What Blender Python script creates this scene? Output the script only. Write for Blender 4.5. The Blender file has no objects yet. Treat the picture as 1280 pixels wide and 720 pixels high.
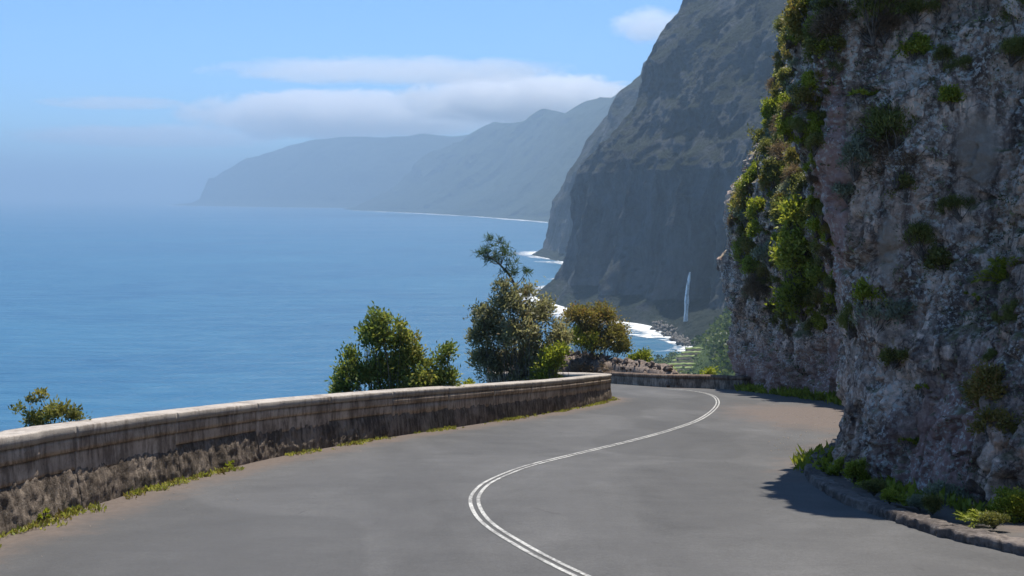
import bpy, math, random
import numpy as np
from mathutils import Vector, Matrix

# ------------------------------------------------------------------ camera, sky, sun, exposure
sc = bpy.context.scene
COL = sc.collection
SEA = -120.0                    # sea level; the camera stands 1.7 m above the road at the origin
CAMZ = 1.7
FPX = 1244.4                    # focal length in pixels of a 1280 px wide frame (35 mm lens)
PITCH = math.atan(118.0 / FPX)
SLOPE = 0.16                    # the road falls 16 %

cam_d = bpy.data.cameras.new('camera')
cam_d.lens = 35.0
cam_d.sensor_width = 36.0
cam_d.clip_start = 0.1
cam_d.clip_end = 300000.0
cam = bpy.data.objects.new('camera', cam_d)
cam.location = (0, 0, CAMZ)
cam.rotation_euler = (math.radians(90) - PITCH, 0, 0)
COL.objects.link(cam)
sc.camera = cam

SUN_EL = math.radians(70.0)
SUN_AZ = math.radians(17.0)     # clockwise from straight ahead (+Y) towards the right (+X)
w = bpy.data.worlds.new('World')
sc.world = w
w.use_nodes = True
nt = w.node_tree
bg = nt.nodes['Background']
sky = nt.nodes.new('ShaderNodeTexSky')
sky.sky_type = 'NISHITA'
sky.sun_disc = False
sky.sun_elevation = SUN_EL
sky.sun_rotation = SUN_AZ
sky.altitude = 1000
sky.air_density = 0.85
sky.dust_density = 0.0
sky.ozone_density = 1.3
tn = nt.nodes.new('ShaderNodeMix'); tn.data_type = 'RGBA'; tn.blend_type = 'MULTIPLY'
tn.inputs[0].default_value = 1.0
tn.inputs[7].default_value = (0.50, 0.70, 0.87, 1)          # polarised, evenly over the whole sky
nt.links.new(sky.outputs[0], tn.inputs[6])
nt.links.new(tn.outputs[2], bg.inputs[0])
bg.inputs[1].default_value = 0.096

sun_d = bpy.data.lights.new('sun', 'SUN')
sun_d.energy = 3.2
sun_d.angle = math.radians(0.53)
sun_d.color = (1.0, 0.94, 0.84)
sun = bpy.data.objects.new('sun', sun_d)
sdir = Vector((math.sin(SUN_AZ) * math.cos(SUN_EL), math.cos(SUN_AZ) * math.cos(SUN_EL), math.sin(SUN_EL)))
sun.rotation_euler = sdir.to_track_quat('Z', 'Y').to_euler()
COL.objects.link(sun)

sc.view_settings.view_transform = 'Standard'
sc.view_settings.look = 'None'
sc.view_settings.exposure = 1.25
sc.view_settings.gamma = 1.0
sc.view_settings.use_curve_mapping = False
sc.cycles.max_bounces = 10
sc.cycles.diffuse_bounces = 3
sc.cycles.glossy_bounces = 2
sc.cycles.transmission_bounces = 3
sc.cycles.transparent_max_bounces = 8
sc.cycles.volume_bounces = 9
sc.cycles.caustics_reflective = False
sc.cycles.caustics_refractive = False

# ------------------------------------------------------------------ numbers and noise
def ray(px, py):
    u = (px - 640.0) / FPX
    v = (360.0 - py) / FPX
    c, s = math.cos(PITCH), math.sin(PITCH)
    return Vector((u, c + v * s, -s + v * c))

def ground(px, py):
    d = ray(px, py)
    t = CAMZ / (-d.z - SLOPE * d.y)
    return (d.x * t, d.y * t)

def on_sea(px, py):
    d = ray(px, py)
    t = (SEA - CAMZ) / d.z
    return (d.x * t, d.y * t)

def gz(x, y):
    return -SLOPE * y

def _h(ix, iy, iz, seed):
    x = (ix.astype(np.int64) * 374761393 + iy.astype(np.int64) * 668265263 + iz.astype(np.int64) * 2147483647 + seed * 974634777) & 0xFFFFFFFF
    x = ((x ^ (x >> 13)) * 1274126177) & 0xFFFFFFFF
    x = ((x ^ (x >> 16)) * 2246822519) & 0xFFFFFFFF
    x = x ^ (x >> 15)
    return (x & 0xFFFFFF) / float(0x1000000)

def vnoise(P, seed=0):
    P = np.asarray(P, dtype=np.float64)
    I = np.floor(P).astype(np.int64)
    f = P - I
    f = f * f * f * (f * (f * 6 - 15) + 10)
    r = 0.0
    for dx in (0, 1):
        wx = f[..., 0] if dx else 1 - f[..., 0]
        for dy in (0, 1):
            wy = f[..., 1] if dy else 1 - f[..., 1]
            for dz in (0, 1):
                wz = f[..., 2] if dz else 1 - f[..., 2]
                r = r + wx * wy * wz * _h(I[..., 0] + dx, I[..., 1] + dy, I[..., 2] + dz, seed)
    return r * 2 - 1

def fbm(P, octv=4, gain=0.5, seed=0, ridged=False):
    a, s, t = 1.0, 0.0, 0.0
    Q = np.array(P, dtype=np.float64)
    for o in range(octv):
        n = vnoise(Q, seed + o * 17)
        if ridged:
            n = 1 - 2 * np.abs(n)
        s = s + a * n
        t += a
        a *= gain
        Q = Q * 2.03 + 11.7
    return s / t

def cells(P, seed=0):
    P = np.asarray(P, dtype=np.float64)
    I = np.floor(P).astype(np.int64)
    f1 = np.full(P.shape[:-1], 9.0); f2 = f1.copy(); idv = np.zeros(P.shape[:-1])
    for dx in (-1, 0, 1):
        for dy in (-1, 0, 1):
            for dz in (-1, 0, 1):
                jx, jy, jz = I[..., 0] + dx, I[..., 1] + dy, I[..., 2] + dz
                cx = jx + _h(jx, jy, jz, seed) - P[..., 0]
                cy = jy + _h(jx, jy, jz, seed + 1) - P[..., 1]
                cz = jz + _h(jx, jy, jz, seed + 2) - P[..., 2]
                d = np.sqrt(cx * cx + cy * cy + cz * cz)
                nw = d < f1
                f2 = np.where(nw, f1, np.minimum(f2, d))
                idv = np.where(nw, _h(jx, jy, jz, seed + 3), idv)
                f1 = np.where(nw, d, f1)
    return f1, f2, idv

def catmull(pts, per=12):
    P = np.array(pts, dtype=float)
    P = np.vstack([2 * P[0] - P[1], P, 2 * P[-1] - P[-2]])
    out = []
    for i in range(1, len(P) - 2):
        p0, p1, p2, p3 = P[i - 1], P[i], P[i + 1], P[i + 2]
        for k in range(per):
            t = k / per
            out.append(0.5 * (2 * p1 + (p2 - p0) * t + (2 * p0 - 5 * p1 + 4 * p2 - p3) * t * t + (3 * p1 - p0 - 3 * p2 + p3) * t ** 3))
    out.append(P[-2])
    return np.array(out)

def arclen(P):
    d = np.linalg.norm(np.diff(P[:, :2], axis=0), axis=1)
    return np.concatenate([[0], np.cumsum(d)])

def at_len(P, S, s):
    return np.stack([np.interp(s, S, P[:, k]) for k in range(P.shape[1])], axis=-1)

# ------------------------------------------------------------------ mesh helpers
def mesh_np(name, V, F, mats=None, smooth=False, attrs=None):
    me = bpy.data.meshes.new(name)
    V = np.asarray(V, dtype=np.float32)
    Fs = F if isinstance(F, list) else [F]
    Fs = [np.asarray(f, dtype=np.int32) for f in Fs if len(f)]
    me.vertices.add(len(V))
    me.vertices.foreach_set('co', V.ravel())
    idx = np.concatenate([f.ravel() for f in Fs])
    tot = np.concatenate([np.full(len(f), f.shape[1], dtype=np.int32) for f in Fs])
    st = np.concatenate([[0], np.cumsum(tot)[:-1]]).astype(np.int32)
    me.loops.add(len(idx))
    me.loops.foreach_set('vertex_index', idx)
    me.polygons.add(len(tot))
    me.polygons.foreach_set('loop_start', st)
    me.polygons.foreach_set('loop_total', tot)
    if smooth:
        me.polygons.foreach_set('use_smooth', np.ones(len(tot), dtype=bool))
    for an, (dom, arr) in (attrs or {}).items():
        a = me.attributes.new(an, 'FLOAT', dom)
        a.data.foreach_set('value', np.asarray(arr, dtype=np.float32).ravel())
    me.update(calc_edges=True)
    me.validate()
    if mats is not None:
        me.materials.append(mats)
    return me

def obj(name, me, parent=None, loc=None):
    o = bpy.data.objects.new(name, me)
    COL.objects.link(o)
    if parent is not None:
        o.parent = parent
    if loc is not None:
        o.location = loc
    return o

def empty(name, loc=(0, 0, 0)):
    o = bpy.data.objects.new(name, None)
    o.empty_display_size = 0.2
    o.location = loc
    COL.objects.link(o)
    return o

def tag(o, label=None, cat=None, group=None, kind=None):
    if label: o['label'] = label
    if cat: o['category'] = cat
    if group: o['group'] = group
    if kind: o['kind'] = kind
    return o

def grid_faces(nu, nv, flip=False):
    i = np.arange(nu - 1)[:, None] * nv + np.arange(nv - 1)[None, :]
    q = np.stack([i, i + nv, i + nv + 1, i + 1], axis=-1).reshape(-1, 4)
    return q[:, ::-1] if flip else q

def tube(path, radii, n=6, cap=True):
    path = np.asarray(path, dtype=float)
    m = len(path)
    T = np.gradient(path, axis=0)
    T /= np.linalg.norm(T, axis=1)[:, None] + 1e-9
    ref = np.array([0.31, 0.17, 0.93]) if abs(T[0, 2]) < 0.9 else np.array([0.9, 0.3, 0.1])
    A = np.cross(T, ref); A /= np.linalg.norm(A, axis=1)[:, None] + 1e-9
    B = np.cross(T, A)
    an = np.arange(n) * 2 * np.pi / n
    R = np.asarray(radii, dtype=float)[:, None, None]
    V = path[:, None, :] + R * (np.cos(an)[None, :, None] * A[:, None, :] + np.sin(an)[None, :, None] * B[:, None, :])
    V = V.reshape(-1, 3)
    i = np.arange(m - 1)[:, None] * n + np.arange(n)[None, :]
    j = np.arange(m - 1)[:, None] * n + (np.arange(n)[None, :] + 1) % n
    F = np.stack([i, j, j + n, i + n], axis=-1).reshape(-1, 4)
    return V, F

class Mix:
    """collects arrays for one mesh"""
    def __init__(self):
        self.V, self.F, self.T, self.n = [], [], [], 0
    def add(self, V, F, tint=None):
        V = np.asarray(V, float); F = np.asarray(F, int)
        self.V.append(V); self.F.append(F + self.n); self.n += len(V)
        self.T.append(np.full(len(F), 0.5) if tint is None else np.broadcast_to(np.asarray(tint, float), (len(F),)))
    def mesh(self, name, mat, smooth=False):
        order = sorted(range(len(self.F)), key=lambda k: self.F[k].shape[1])
        groups = {}
        for k in order:
            groups.setdefault(self.F[k].shape[1], []).append(k)
        Fs = [np.vstack([self.F[k] for k in g]) for g in groups.values()]
        T = np.concatenate([self.T[k] for g in groups.values() for k in g])
        return mesh_np(name, np.vstack(self.V), Fs, mat, smooth, {'tint': ('FACE', T)})

# ------------------------------------------------------------------ materials
def mat(name):
    m = bpy.data.materials.new(name)
    m.use_nodes = True
    t = m.node_tree
    b = t.nodes['Principled BSDF']
    return m, t, b

class NB:
    def __init__(self, t):
        self.t = t
    def n(self, typ, **kw):
        nd = self.t.nodes.new(typ)
        for k, v in kw.items():
            setattr(nd, k, v)
        return nd
    def link(self, a, b):
        self.t.links.new(a, b)
    def coord(self, scale=(1, 1, 1), kind='Object', rot=(0, 0, 0)):
        if kind == 'World':
            c = self.n('ShaderNodeNewGeometry').outputs['Position']
        else:
            c = self.n('ShaderNodeTexCoord').outputs[kind]
        m = self.n('ShaderNodeMapping')
        m.inputs['Scale'].default_value = scale
        m.inputs['Rotation'].default_value = rot
        self.link(c, m.inputs[0])
        return m.outputs[0]
    def noise(self, vec, scale, detail=4, rough=0.55, dist=0.0):
        x = self.n('ShaderNodeTexNoise')
        x.inputs['Scale'].default_value = scale
        x.inputs['Detail'].default_value = detail
        x.inputs['Roughness'].default_value = rough
        x.inputs['Distortion'].default_value = dist
        if vec is not None: self.link(vec, x.inputs['Vector'])
        return x.outputs['Fac']
    def voro(self, vec, scale, feature='F1', out='Distance'):
        x = self.n('ShaderNodeTexVoronoi', feature=feature)
        x.inputs['Scale'].default_value = scale
        if vec is not None: self.link(vec, x.inputs['Vector'])
        return x.outputs[out]
    def ramp(self, fac, stops, interp='LINEAR'):
        r = self.n('ShaderNodeValToRGB')
        r.color_ramp.interpolation = interp
        e = r.color_ramp.elements
        while len(e) < len(stops): e.new(0.5)
        for k, (p, c) in enumerate(stops):
            e[k].position = p
            e[k].color = (c, c, c, 1) if isinstance(c, (int, float)) else (c[0], c[1], c[2], 1)
        self.link(fac, r.inputs[0])
        return r.outputs[0]
    def mix(self, fac, a, b, blend='MIX'):
        m = self.n('ShaderNodeMix', data_type='RGBA', blend_type=blend)
        ins = m.inputs
        for sock, val in ((ins[0], fac), (ins[6], a), (ins[7], b)):
            if isinstance(val, (int, float)): sock.default_value = val
            elif isinstance(val, tuple): sock.default_value = (val[0], val[1], val[2], 1)
            else: self.link(val, sock)
        return m.outputs[2]
    def math(self, op, a, b=0.0, clamp=False):
        m = self.n('ShaderNodeMath', operation=op, use_clamp=clamp)
        for sock, val in ((m.inputs[0], a), (m.inputs[1], b)):
            if isinstance(val, (int, float)): sock.default_value = val
            else: self.link(val, sock)
        return m.outputs[0]
    def attr(self, name):
        a = self.n('ShaderNodeAttribute')
        a.attribute_name = name
        return a.outputs['Fac']
    def bump(self, h, strength, dist, target, normal=None):
        b = self.n('ShaderNodeBump')
        b.inputs['Strength'].default_value = strength
        b.inputs['Distance'].default_value = dist
        self.link(h, b.inputs['Height'])
        if normal is not None: self.link(normal, b.inputs['Normal'])
        if target is not None: self.link(b.outputs[0], target)
        return b.outputs[0]

def leaf_mat(name, stops, transl=0.5, rough=0.5):
    m, t, b = mat(name)
    q = NB(t)
    oi = q.n('ShaderNodeObjectInfo')
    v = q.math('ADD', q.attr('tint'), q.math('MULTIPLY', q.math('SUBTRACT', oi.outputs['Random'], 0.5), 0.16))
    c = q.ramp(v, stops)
    q.link(c, b.inputs['Base Color'])
    b.inputs['Roughness'].default_value = rough
    b.inputs['Specular IOR Level'].default_value = 0.35
    tr = q.n('ShaderNodeBsdfTranslucent')
    q.link(q.mix(0.5, c, (0.9, 0.95, 0.25), 'MULTIPLY'), tr.inputs[0])
    ms = q.n('ShaderNodeMixShader')
    ms.inputs[0].default_value = transl
    q.link(b.outputs[0], ms.inputs[1]); q.link(tr.outputs[0], ms.inputs[2])
    q.link(ms.outputs[0], t.nodes['Material Output'].inputs[0])
    return m

def plain_mat(name, c1, c2, scale=6, rough=0.85, bump=0.0, bscale=30):
    m, t, b = mat(name)
    q = NB(t)
    v = q.coord()
    q.link(q.mix(q.ramp(q.noise(v, scale, 6), [(0.35, 0.0), (0.65, 1.0)]), c1, c2), b.inputs['Base Color'])
    b.inputs['Roughness'].default_value = rough
    b.inputs['Specular IOR Level'].default_value = 0.3
    if bump:
        q.bump(q.noise(v, bscale, 6, 0.65), 1.0, bump, b.inputs['Normal'])
    return m

M = {}
# asphalt
m, t, b = mat('asphalt'); q = NB(t)
v = q.coord(kind='World')
fine = q.noise(v, 90, 3, 0.7)
big = q.noise(q.coord((0.5, 0.22, 0.5), 'World', (0, 0, -0.5)), 1.0, 5, 0.6, 0.6)
c = q.mix(q.ramp(big, [(0.3, 0.0), (0.7, 1.0)]), (0.064, 0.0625, 0.061), (0.105, 0.1025, 0.10))
c = q.mix(0.55, c, q.ramp(fine, [(0.25, 0.45), (0.75, 1.5)]), 'MULTIPLY')
c = q.mix(0.6, c, q.ramp(q.noise(v, 26, 4, 0.8), [(0.3, 0.72), (0.7, 1.28)]), 'MULTIPLY')
c = q.mix(0.8, c, q.ramp(q.noise(v, 1.6, 7, 0.7), [(0.3, 0.82), (0.7, 1.18)]), 'MULTIPLY')
c = q.mix(q.math('MULTIPLY', q.attr('track'), q.noise(v, 0.8, 5, 0.7)), c, (0.075, 0.073, 0.072))
stk = q.noise(q.coord((0.55, 3.2, 1), 'World', (0, 0, 0.12)), 1.3, 5, 0.65, 0.8)
c = q.mix(q.ramp(stk, [(0.53, 0.0), (0.66, 0.55)]), c, (0.075, 0.073, 0.072))
pt = q.ramp(q.noise(q.coord((0.22, 0.10, 0.2), 'World', (0, 0, 0.4)), 1.0, 2, 0.4), [(0.54, 0.0), (0.555, 0.4)])
c = q.mix(pt, c, (0.052, 0.051, 0.05))
crk = q.voro(q.coord((1, 1, 1), 'World'), 0.9, 'DISTANCE_TO_EDGE')
wob = q.math('ADD', crk, q.math('MULTIPLY', q.math('SUBTRACT', q.noise(v, 5, 5), 0.5), 0.10))
cm = q.math('MULTIPLY', q.ramp(wob, [(0.0, 0.7), (0.012, 0.0)]), q.ramp(q.noise(v, 0.35, 3), [(0.55, 0.0), (0.68, 1.0)]))
c = q.mix(cm, c, (0.05, 0.048, 0.047))
dn = q.math('ADD', q.attr('dirt'), q.math('MULTIPLY', q.math('SUBTRACT', q.noise(v, 1.7, 6, 0.7), 0.5), 0.9))
dm = q.ramp(dn, [(0.36, 0.0), (0.72, 0.92)])
c = q.mix(dm, c, q.mix(q.noise(v, 12, 5), (0.07, 0.053, 0.044), (0.165, 0.131, 0.11)))
q.link(c, b.inputs['Base Color'])
b.inputs['Roughness'].default_value = 0.82
b.inputs['Specular IOR Level'].default_value = 0.3
q.bump(fine, 0.5, 0.006, b.inputs['Normal'], q.bump(q.noise(v, 3, 5), 0.3, 0.02, None))
M['asphalt'] = m
# road paint
m, t, b = mat('road_paint'); q = NB(t)
v = q.coord(kind='World')
wn = q.math('ADD', q.math('MULTIPLY', q.noise(v, 40, 4, 0.7), 0.7), q.math('MULTIPLY', q.noise(v, 3, 3), 0.35))
c = q.mix(q.ramp(wn, [(0.44, 0.0), (0.63, 1.0)]), (0.14, 0.135, 0.125), (0.56, 0.55, 0.51))
q.link(c, b.inputs['Base Color']); b.inputs['Roughness'].default_value = 0.7
M['paint'] = m

# concrete of the parapet, stains as runs that grow towards the ground
def wall_mat(name, c_lo, c_hi, stain, s_amt, bump=0.008):
    m, t, b = mat(name); q = NB(t)
    v = q.coord(kind='World')
    c = q.mix(q.ramp(q.noise(v, 2.2, 7, 0.65), [(0.32, 0.0), (0.68, 1.0)]), c_lo, c_hi)
    runs = q.noise(q.coord((12, 12, 2.6), 'World'), 1.0, 6, 0.7)
    blot = q.noise(v, 1.4, 6, 0.7)
    f = q.math('ADD', q.math('MULTIPLY', runs, 0.6), q.math('MULTIPLY', blot, 0.5))
    c = q.mix(q.ramp(f, [(0.54 - s_amt * 0.14, 0.0), (0.66 - s_amt * 0.1, 0.85)]), c, stain)
    c = q.mix(q.ramp(q.noise(v, 34, 4, 0.75), [(0.58, 0.0), (0.7, 0.5)]), c, (0.40, 0.385, 0.35))
    c = q.mix(q.ramp(q.noise(v, 26, 4, 0.75), [(0.3, 0.55), (0.42, 0.0)]), c, (0.035, 0.03, 0.026))
    q.link(c, b.inputs['Base Color'])
    b.inputs['Roughness'].default_value = 0.92
    b.inputs['Specular IOR Level'].default_value = 0.2
    q.bump(q.noise(v, 22, 8, 0.75), 1.0, bump, b.inputs['Normal'])
    return m
M['coping'] = wall_mat('weathered_coping_concrete', (0.31, 0.275, 0.24), (0.45, 0.405, 0.355), (0.19, 0.16, 0.135), 0.05)
M['course'] = wall_mat('stained_concrete', (0.40, 0.315, 0.245), (0.60, 0.495, 0.395), (0.16, 0.12, 0.09), 0.36)
M['rubble'] = wall_mat('blackened_wall_foot', (0.20, 0.155, 0.118), (0.44, 0.36, 0.285), (0.065, 0.05, 0.038), 0.5, 0.04)
M['far_wall'] = wall_mat('mossy_wall_concrete', (0.17, 0.12, 0.09), (0.27, 0.20, 0.15), (0.06, 0.04, 0.03), 0.6)
M['kerb'] = wall_mat('kerb_concrete', (0.12, 0.10, 0.09), (0.23, 0.195, 0.17), (0.06, 0.05, 0.045), 0.5, 0.02)

# cliff rock
m, t, b = mat('volcanic_rock'); q = NB(t)
v = q.coord(kind='World')
n1 = q.noise(v, 0.9, 8, 0.65, 0.5)
c = q.mix(q.ramp(n1, [(0.3, 0.0), (0.7, 1.0)]), (0.39, 0.265, 0.20), (0.68, 0.525, 0.42))
streak = q.noise(q.coord((3.2, 3.2, 0.55), 'World', (0, 0.25, 0)), 1.0, 7, 0.7, 0.4)
c = q.mix(q.ramp(streak, [(0.43, 0.85), (0.54, 0.0)]), c, (0.14, 0.10, 0.085))
c = q.mix(0.85, c, q.ramp(q.noise(v, 8, 8, 0.8), [(0.34, 0.28), (0.66, 1.6)]), 'MULTIPLY')
dv = q.n('ShaderNodeVectorMath', operation='MULTIPLY_ADD')
nzc = q.n('ShaderNodeTexNoise'); nzc.inputs['Scale'].default_value = 3.0; nzc.inputs['Detail'].default_value = 5; q.link(v, nzc.inputs['Vector'])
q.link(nzc.outputs['Color'], dv.inputs[0]); dv.inputs[1].default_value = (0.5, 0.5, 0.5); q.link(q.coord((1, 1, 0.6), 'World'), dv.inputs[2])
ce = q.voro(dv.outputs[0], 6.0, 'F1', 'Color')
cs_ = q.n('ShaderNodeSeparateColor'); q.link(ce, cs_.inputs[0])
c = q.mix(0.8, c, q.ramp(cs_.outputs[0], [(0.0, 0.38), (1.0, 1.5)]), 'MULTIPLY')
fs_ = q.voro(dv.outputs[0], 2.2, 'DISTANCE_TO_EDGE')
c = q.mix(q.ramp(fs_, [(0.0, 0.75), (0.035, 0.0)]), c, (0.07, 0.058, 0.054))
pur = q.math('ADD', q.attr('purple'), q.math('MULTIPLY', q.math('SUBTRACT', q.noise(v, 0.7, 5), 0.5), 0.7))
c = q.mix(q.ramp(pur, [(0.4, 0.0), (0.7, 0.85)]), c, q.mix(q.noise(v, 7, 6, 0.7), (0.22, 0.122, 0.105), (0.52, 0.325, 0.28)))
tan = q.math('ADD', q.attr('soil'), q.math('MULTIPLY', q.math('SUBTRACT', q.noise(v, 1.3, 5), 0.5), 0.6))
c = q.mix(q.ramp(tan, [(0.5, 0.0), (0.75, 0.85)]), c, q.mix(q.noise(v, 4, 6), (0.30, 0.24, 0.195), (0.42, 0.35, 0.285)))
li = q.math('MULTIPLY', q.ramp(q.noise(v, 17, 5, 0.7), [(0.51, 0.0), (0.60, 1.0)]), q.ramp(q.noise(v, 1.1, 4), [(0.38, 0.0), (0.56, 1.0)]))
c = q.mix(q.math('MULTIPLY', li, q.math('SUBTRACT', 1.0, q.attr('soil'))), c, (0.58, 0.56, 0.51))
oc = q.math('MULTIPLY', q.ramp(q.noise(v, 9, 5, 0.7), [(0.60, 0.0), (0.68, 0.8)]), q.ramp(q.noise(v, 0.6, 3), [(0.5, 0.0), (0.62, 1.0)]))
c = q.mix(oc, c, (0.26, 0.17, 0.04))
geo = q.n('ShaderNodeNewGeometry')
sx = q.n('ShaderNodeSeparateXYZ'); q.link(geo.outputs['Normal'], sx.inputs[0])
ms_ = q.math('ADD', q.math('MULTIPLY', sx.outputs[2], 0.7), q.math('SUBTRACT', q.noise(v, 2.4, 6, 0.7), 0.42))
c = q.mix(q.ramp(ms_, [(0.50, 0.0), (0.74, 0.8)]), c, q.mix(q.noise(v, 6, 4), (0.08, 0.09, 0.03), (0.19, 0.18, 0.07)))
q.link(c, b.inputs['Base Color'])
b.inputs['Roughness'].default_value = 0.9
b.inputs['Specular IOR Level'].default_value = 0.25
q.bump(q.noise(v, 16, 9, 0.75), 1.0, 0.05, b.inputs['Normal'], q.bump(q.voro(v, 9), 0.6, 0.03, None))
M['rock'] = m
M['grit'] = plain_mat('road_grit', (0.24, 0.19, 0.15), (0.42, 0.36, 0.30), 9, 0.9)
M['stone'] = plain_mat('loose_stone', (0.085, 0.062, 0.05), (0.23, 0.18, 0.145), 5, 0.9, 0.02, 18)

# far slopes: rock and scrub
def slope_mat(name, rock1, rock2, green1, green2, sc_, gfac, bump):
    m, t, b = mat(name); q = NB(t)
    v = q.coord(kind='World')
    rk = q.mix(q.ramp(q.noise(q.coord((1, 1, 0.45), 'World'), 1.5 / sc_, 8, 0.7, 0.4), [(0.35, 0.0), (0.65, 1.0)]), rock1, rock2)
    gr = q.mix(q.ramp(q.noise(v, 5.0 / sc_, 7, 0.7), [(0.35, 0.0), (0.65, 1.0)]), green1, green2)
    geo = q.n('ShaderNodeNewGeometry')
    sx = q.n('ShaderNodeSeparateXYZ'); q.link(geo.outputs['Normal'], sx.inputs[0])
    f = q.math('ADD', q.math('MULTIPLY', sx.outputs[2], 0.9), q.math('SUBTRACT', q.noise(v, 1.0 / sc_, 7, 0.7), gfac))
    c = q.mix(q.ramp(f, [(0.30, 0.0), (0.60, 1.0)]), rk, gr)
    sl = q.noise(q.coord((1, 1, 1), 'World', (0.5, 0.6, 0)), 2.2 / sc_, 6, 0.7, 1.5)  # pale scree streaks, also painting in sunlit slanting ridges
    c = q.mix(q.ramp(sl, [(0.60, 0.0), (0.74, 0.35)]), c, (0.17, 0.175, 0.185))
    q.link(c, b.inputs['Base Color'])
    b.inputs['Roughness'].default_value = 1.0
    b.inputs['Specular IOR Level'].default_value = 0.1
    q.bump(q.noise(v, 4.0 / sc_, 9, 0.75), 1.0, bump, b.inputs['Normal'])
    return m
M['headland'] = slope_mat('headland_rock', (0.045, 0.049, 0.056), (0.16, 0.168, 0.182), (0.026, 0.034, 0.030), (0.050, 0.062, 0.052), 42.0, 0.55, 14.0)  # rock tinted with haze blue, scrub darkened to put shade on upper slopes
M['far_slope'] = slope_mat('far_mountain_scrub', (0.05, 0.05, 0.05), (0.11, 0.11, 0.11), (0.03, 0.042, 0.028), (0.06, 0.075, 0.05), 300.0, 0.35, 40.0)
M['valley'] = slope_mat('valley_scrub', (0.07, 0.06, 0.05), (0.15, 0.135, 0.11), (0.035, 0.055, 0.02), (0.10, 0.14, 0.045), 25.0, 0.15, 3.0)
M['hillside'] = slope_mat('scrubby_hillside', (0.07, 0.055, 0.045), (0.17, 0.14, 0.11), (0.03, 0.045, 0.015), (0.09, 0.11, 0.04), 6.0, 0.3, 0.3)

# sea
m, t, b = mat('sea_water'); q = NB(t)
v = q.coord(kind='World')
wind = q.noise(q.coord((0.0016, 0.0042, 1), 'World', (0, 0, 0.2)), 1.0, 6, 0.6, 0.6)
strk = q.noise(q.coord((0.012, 0.05, 1), 'World', (0, 0, 0.1)), 1.0, 5, 0.65, 0.4)
c = q.mix(q.ramp(wind, [(0.3, 0.0), (0.7, 1.0)]), (0.008, 0.075, 0.165), (0.024, 0.12, 0.22))
c = q.mix(q.ramp(strk, [(0.42, 0.0), (0.68, 0.8)]), c, (0.04, 0.14, 0.235))
q.link(c, b.inputs['Base Color'])
q.link(q.ramp(wind, [(0.3, 0.32), (0.7, 0.44)]), b.inputs['Roughness'])
b.inputs['IOR'].default_value = 1.333
b.inputs['Specular IOR Level'].default_value = 0.45
h = q.math('ADD', q.noise(q.coord((0.03, 0.09, 1), 'World', (0, 0, 0.15)), 1.0, 6, 0.65, 0.3), q.math('MULTIPLY', q.noise(q.coord((0.3, 0.5, 1), 'World'), 1.0, 4, 0.6), 0.12))
q.bump(h, 0.8, 5.0, b.inputs['Normal'])
M['sea'] = m
# foam
for fm, fs, amp_, lo in (('foam', 0.05, 2.6, 0.52), ('far_foam', 0.006, 3.2, 0.75)):
    m, t, b = mat('surf_' + fm); q = NB(t)
    f = q.math('ADD', q.attr('foam'), q.math('MULTIPLY', q.math('SUBTRACT', q.noise(q.coord((fs, fs * 1.6, fs), 'World'), 1.0, 8, 0.72, 1.2), 0.5), amp_))
    al = q.ramp(f, [(lo, 0.0), (lo + 0.32, 0.9)])
    b.inputs['Base Color'].default_value = (0.78, 0.80, 0.80, 1)
    b.inputs['Roughness'].default_value = 0.9
    q.link(al, b.inputs['Alpha'])
    M[fm] = m
m, t, b = mat('falling_water'); q = NB(t)
b.inputs['Base Color'].default_value = (0.85, 0.88, 0.9, 1)
b.inputs['Roughness'].default_value = 0.6
q.link(q.ramp(q.noise(q.coord((0.9, 0.9, 0.09), 'World'), 1.0, 5, 0.7), [(0.36, 0.15), (0.5, 1.0)]), b.inputs['Alpha'])
M['fall'] = m

G = {  # leaf colour ramps, dark to light, some turning
 'olive': [(0.0, (0.07, 0.08, 0.028)), (0.45, (0.19, 0.195, 0.06)), (0.75, (0.29, 0.275, 0.085)), (1.0, (0.30, 0.25, 0.06))],
 'broad': [(0.0, (0.08, 0.12, 0.032)), (0.45, (0.21, 0.26, 0.065)), (0.75, (0.36, 0.35, 0.10)), (1.0, (0.30, 0.26, 0.07))],
 'grey_brown': [(0.0, (0.14, 0.14, 0.08)), (0.5, (0.31, 0.295, 0.175)), (0.8, (0.42, 0.38, 0.24)), (1.0, (0.28, 0.20, 0.115))],
 'rust': [(0.0, (0.10, 0.10, 0.03)), (0.5, (0.25, 0.22, 0.06)), (0.8, (0.34, 0.245, 0.08)), (1.0, (0.29, 0.15, 0.06))],
 'lime': [(0.0, (0.11, 0.14, 0.018)), (0.5, (0.29, 0.33, 0.04)), (1.0, (0.48, 0.46, 0.08))],
 'heath': [(0.0, (0.09, 0.11, 0.03)), (0.5, (0.22, 0.235, 0.065)), (1.0, (0.36, 0.34, 0.11))],
 'silver': [(0.0, (0.16, 0.18, 0.13)), (0.5, (0.30, 0.32, 0.24)), (1.0, (0.45, 0.46, 0.37))],
 'dry': [(0.0, (0.10, 0.066, 0.045)), (0.5, (0.21, 0.145, 0.10)), (1.0, (0.33, 0.245, 0.17))],
 'pine': [(0.0, (0.03, 0.055, 0.016)), (0.5, (0.07, 0.11, 0.03)), (1.0, (0.13, 0.16, 0.045))],
 'wood_far': [(0.0, (0.03, 0.055, 0.018)), (0.5, (0.07, 0.105, 0.034)), (1.0, (0.15, 0.18, 0.06))],
}
for k, s in G.items():
    M['leaf_' + k] = leaf_mat('leaf_' + k, s)
M['leaf_weed'] = leaf_mat('leaf_weed', [(0.0, (0.17, 0.11, 0.06)), (0.35, (0.24, 0.20, 0.07)), (0.6, (0.24, 0.27, 0.05)), (1.0, (0.45, 0.43, 0.12))])
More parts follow.
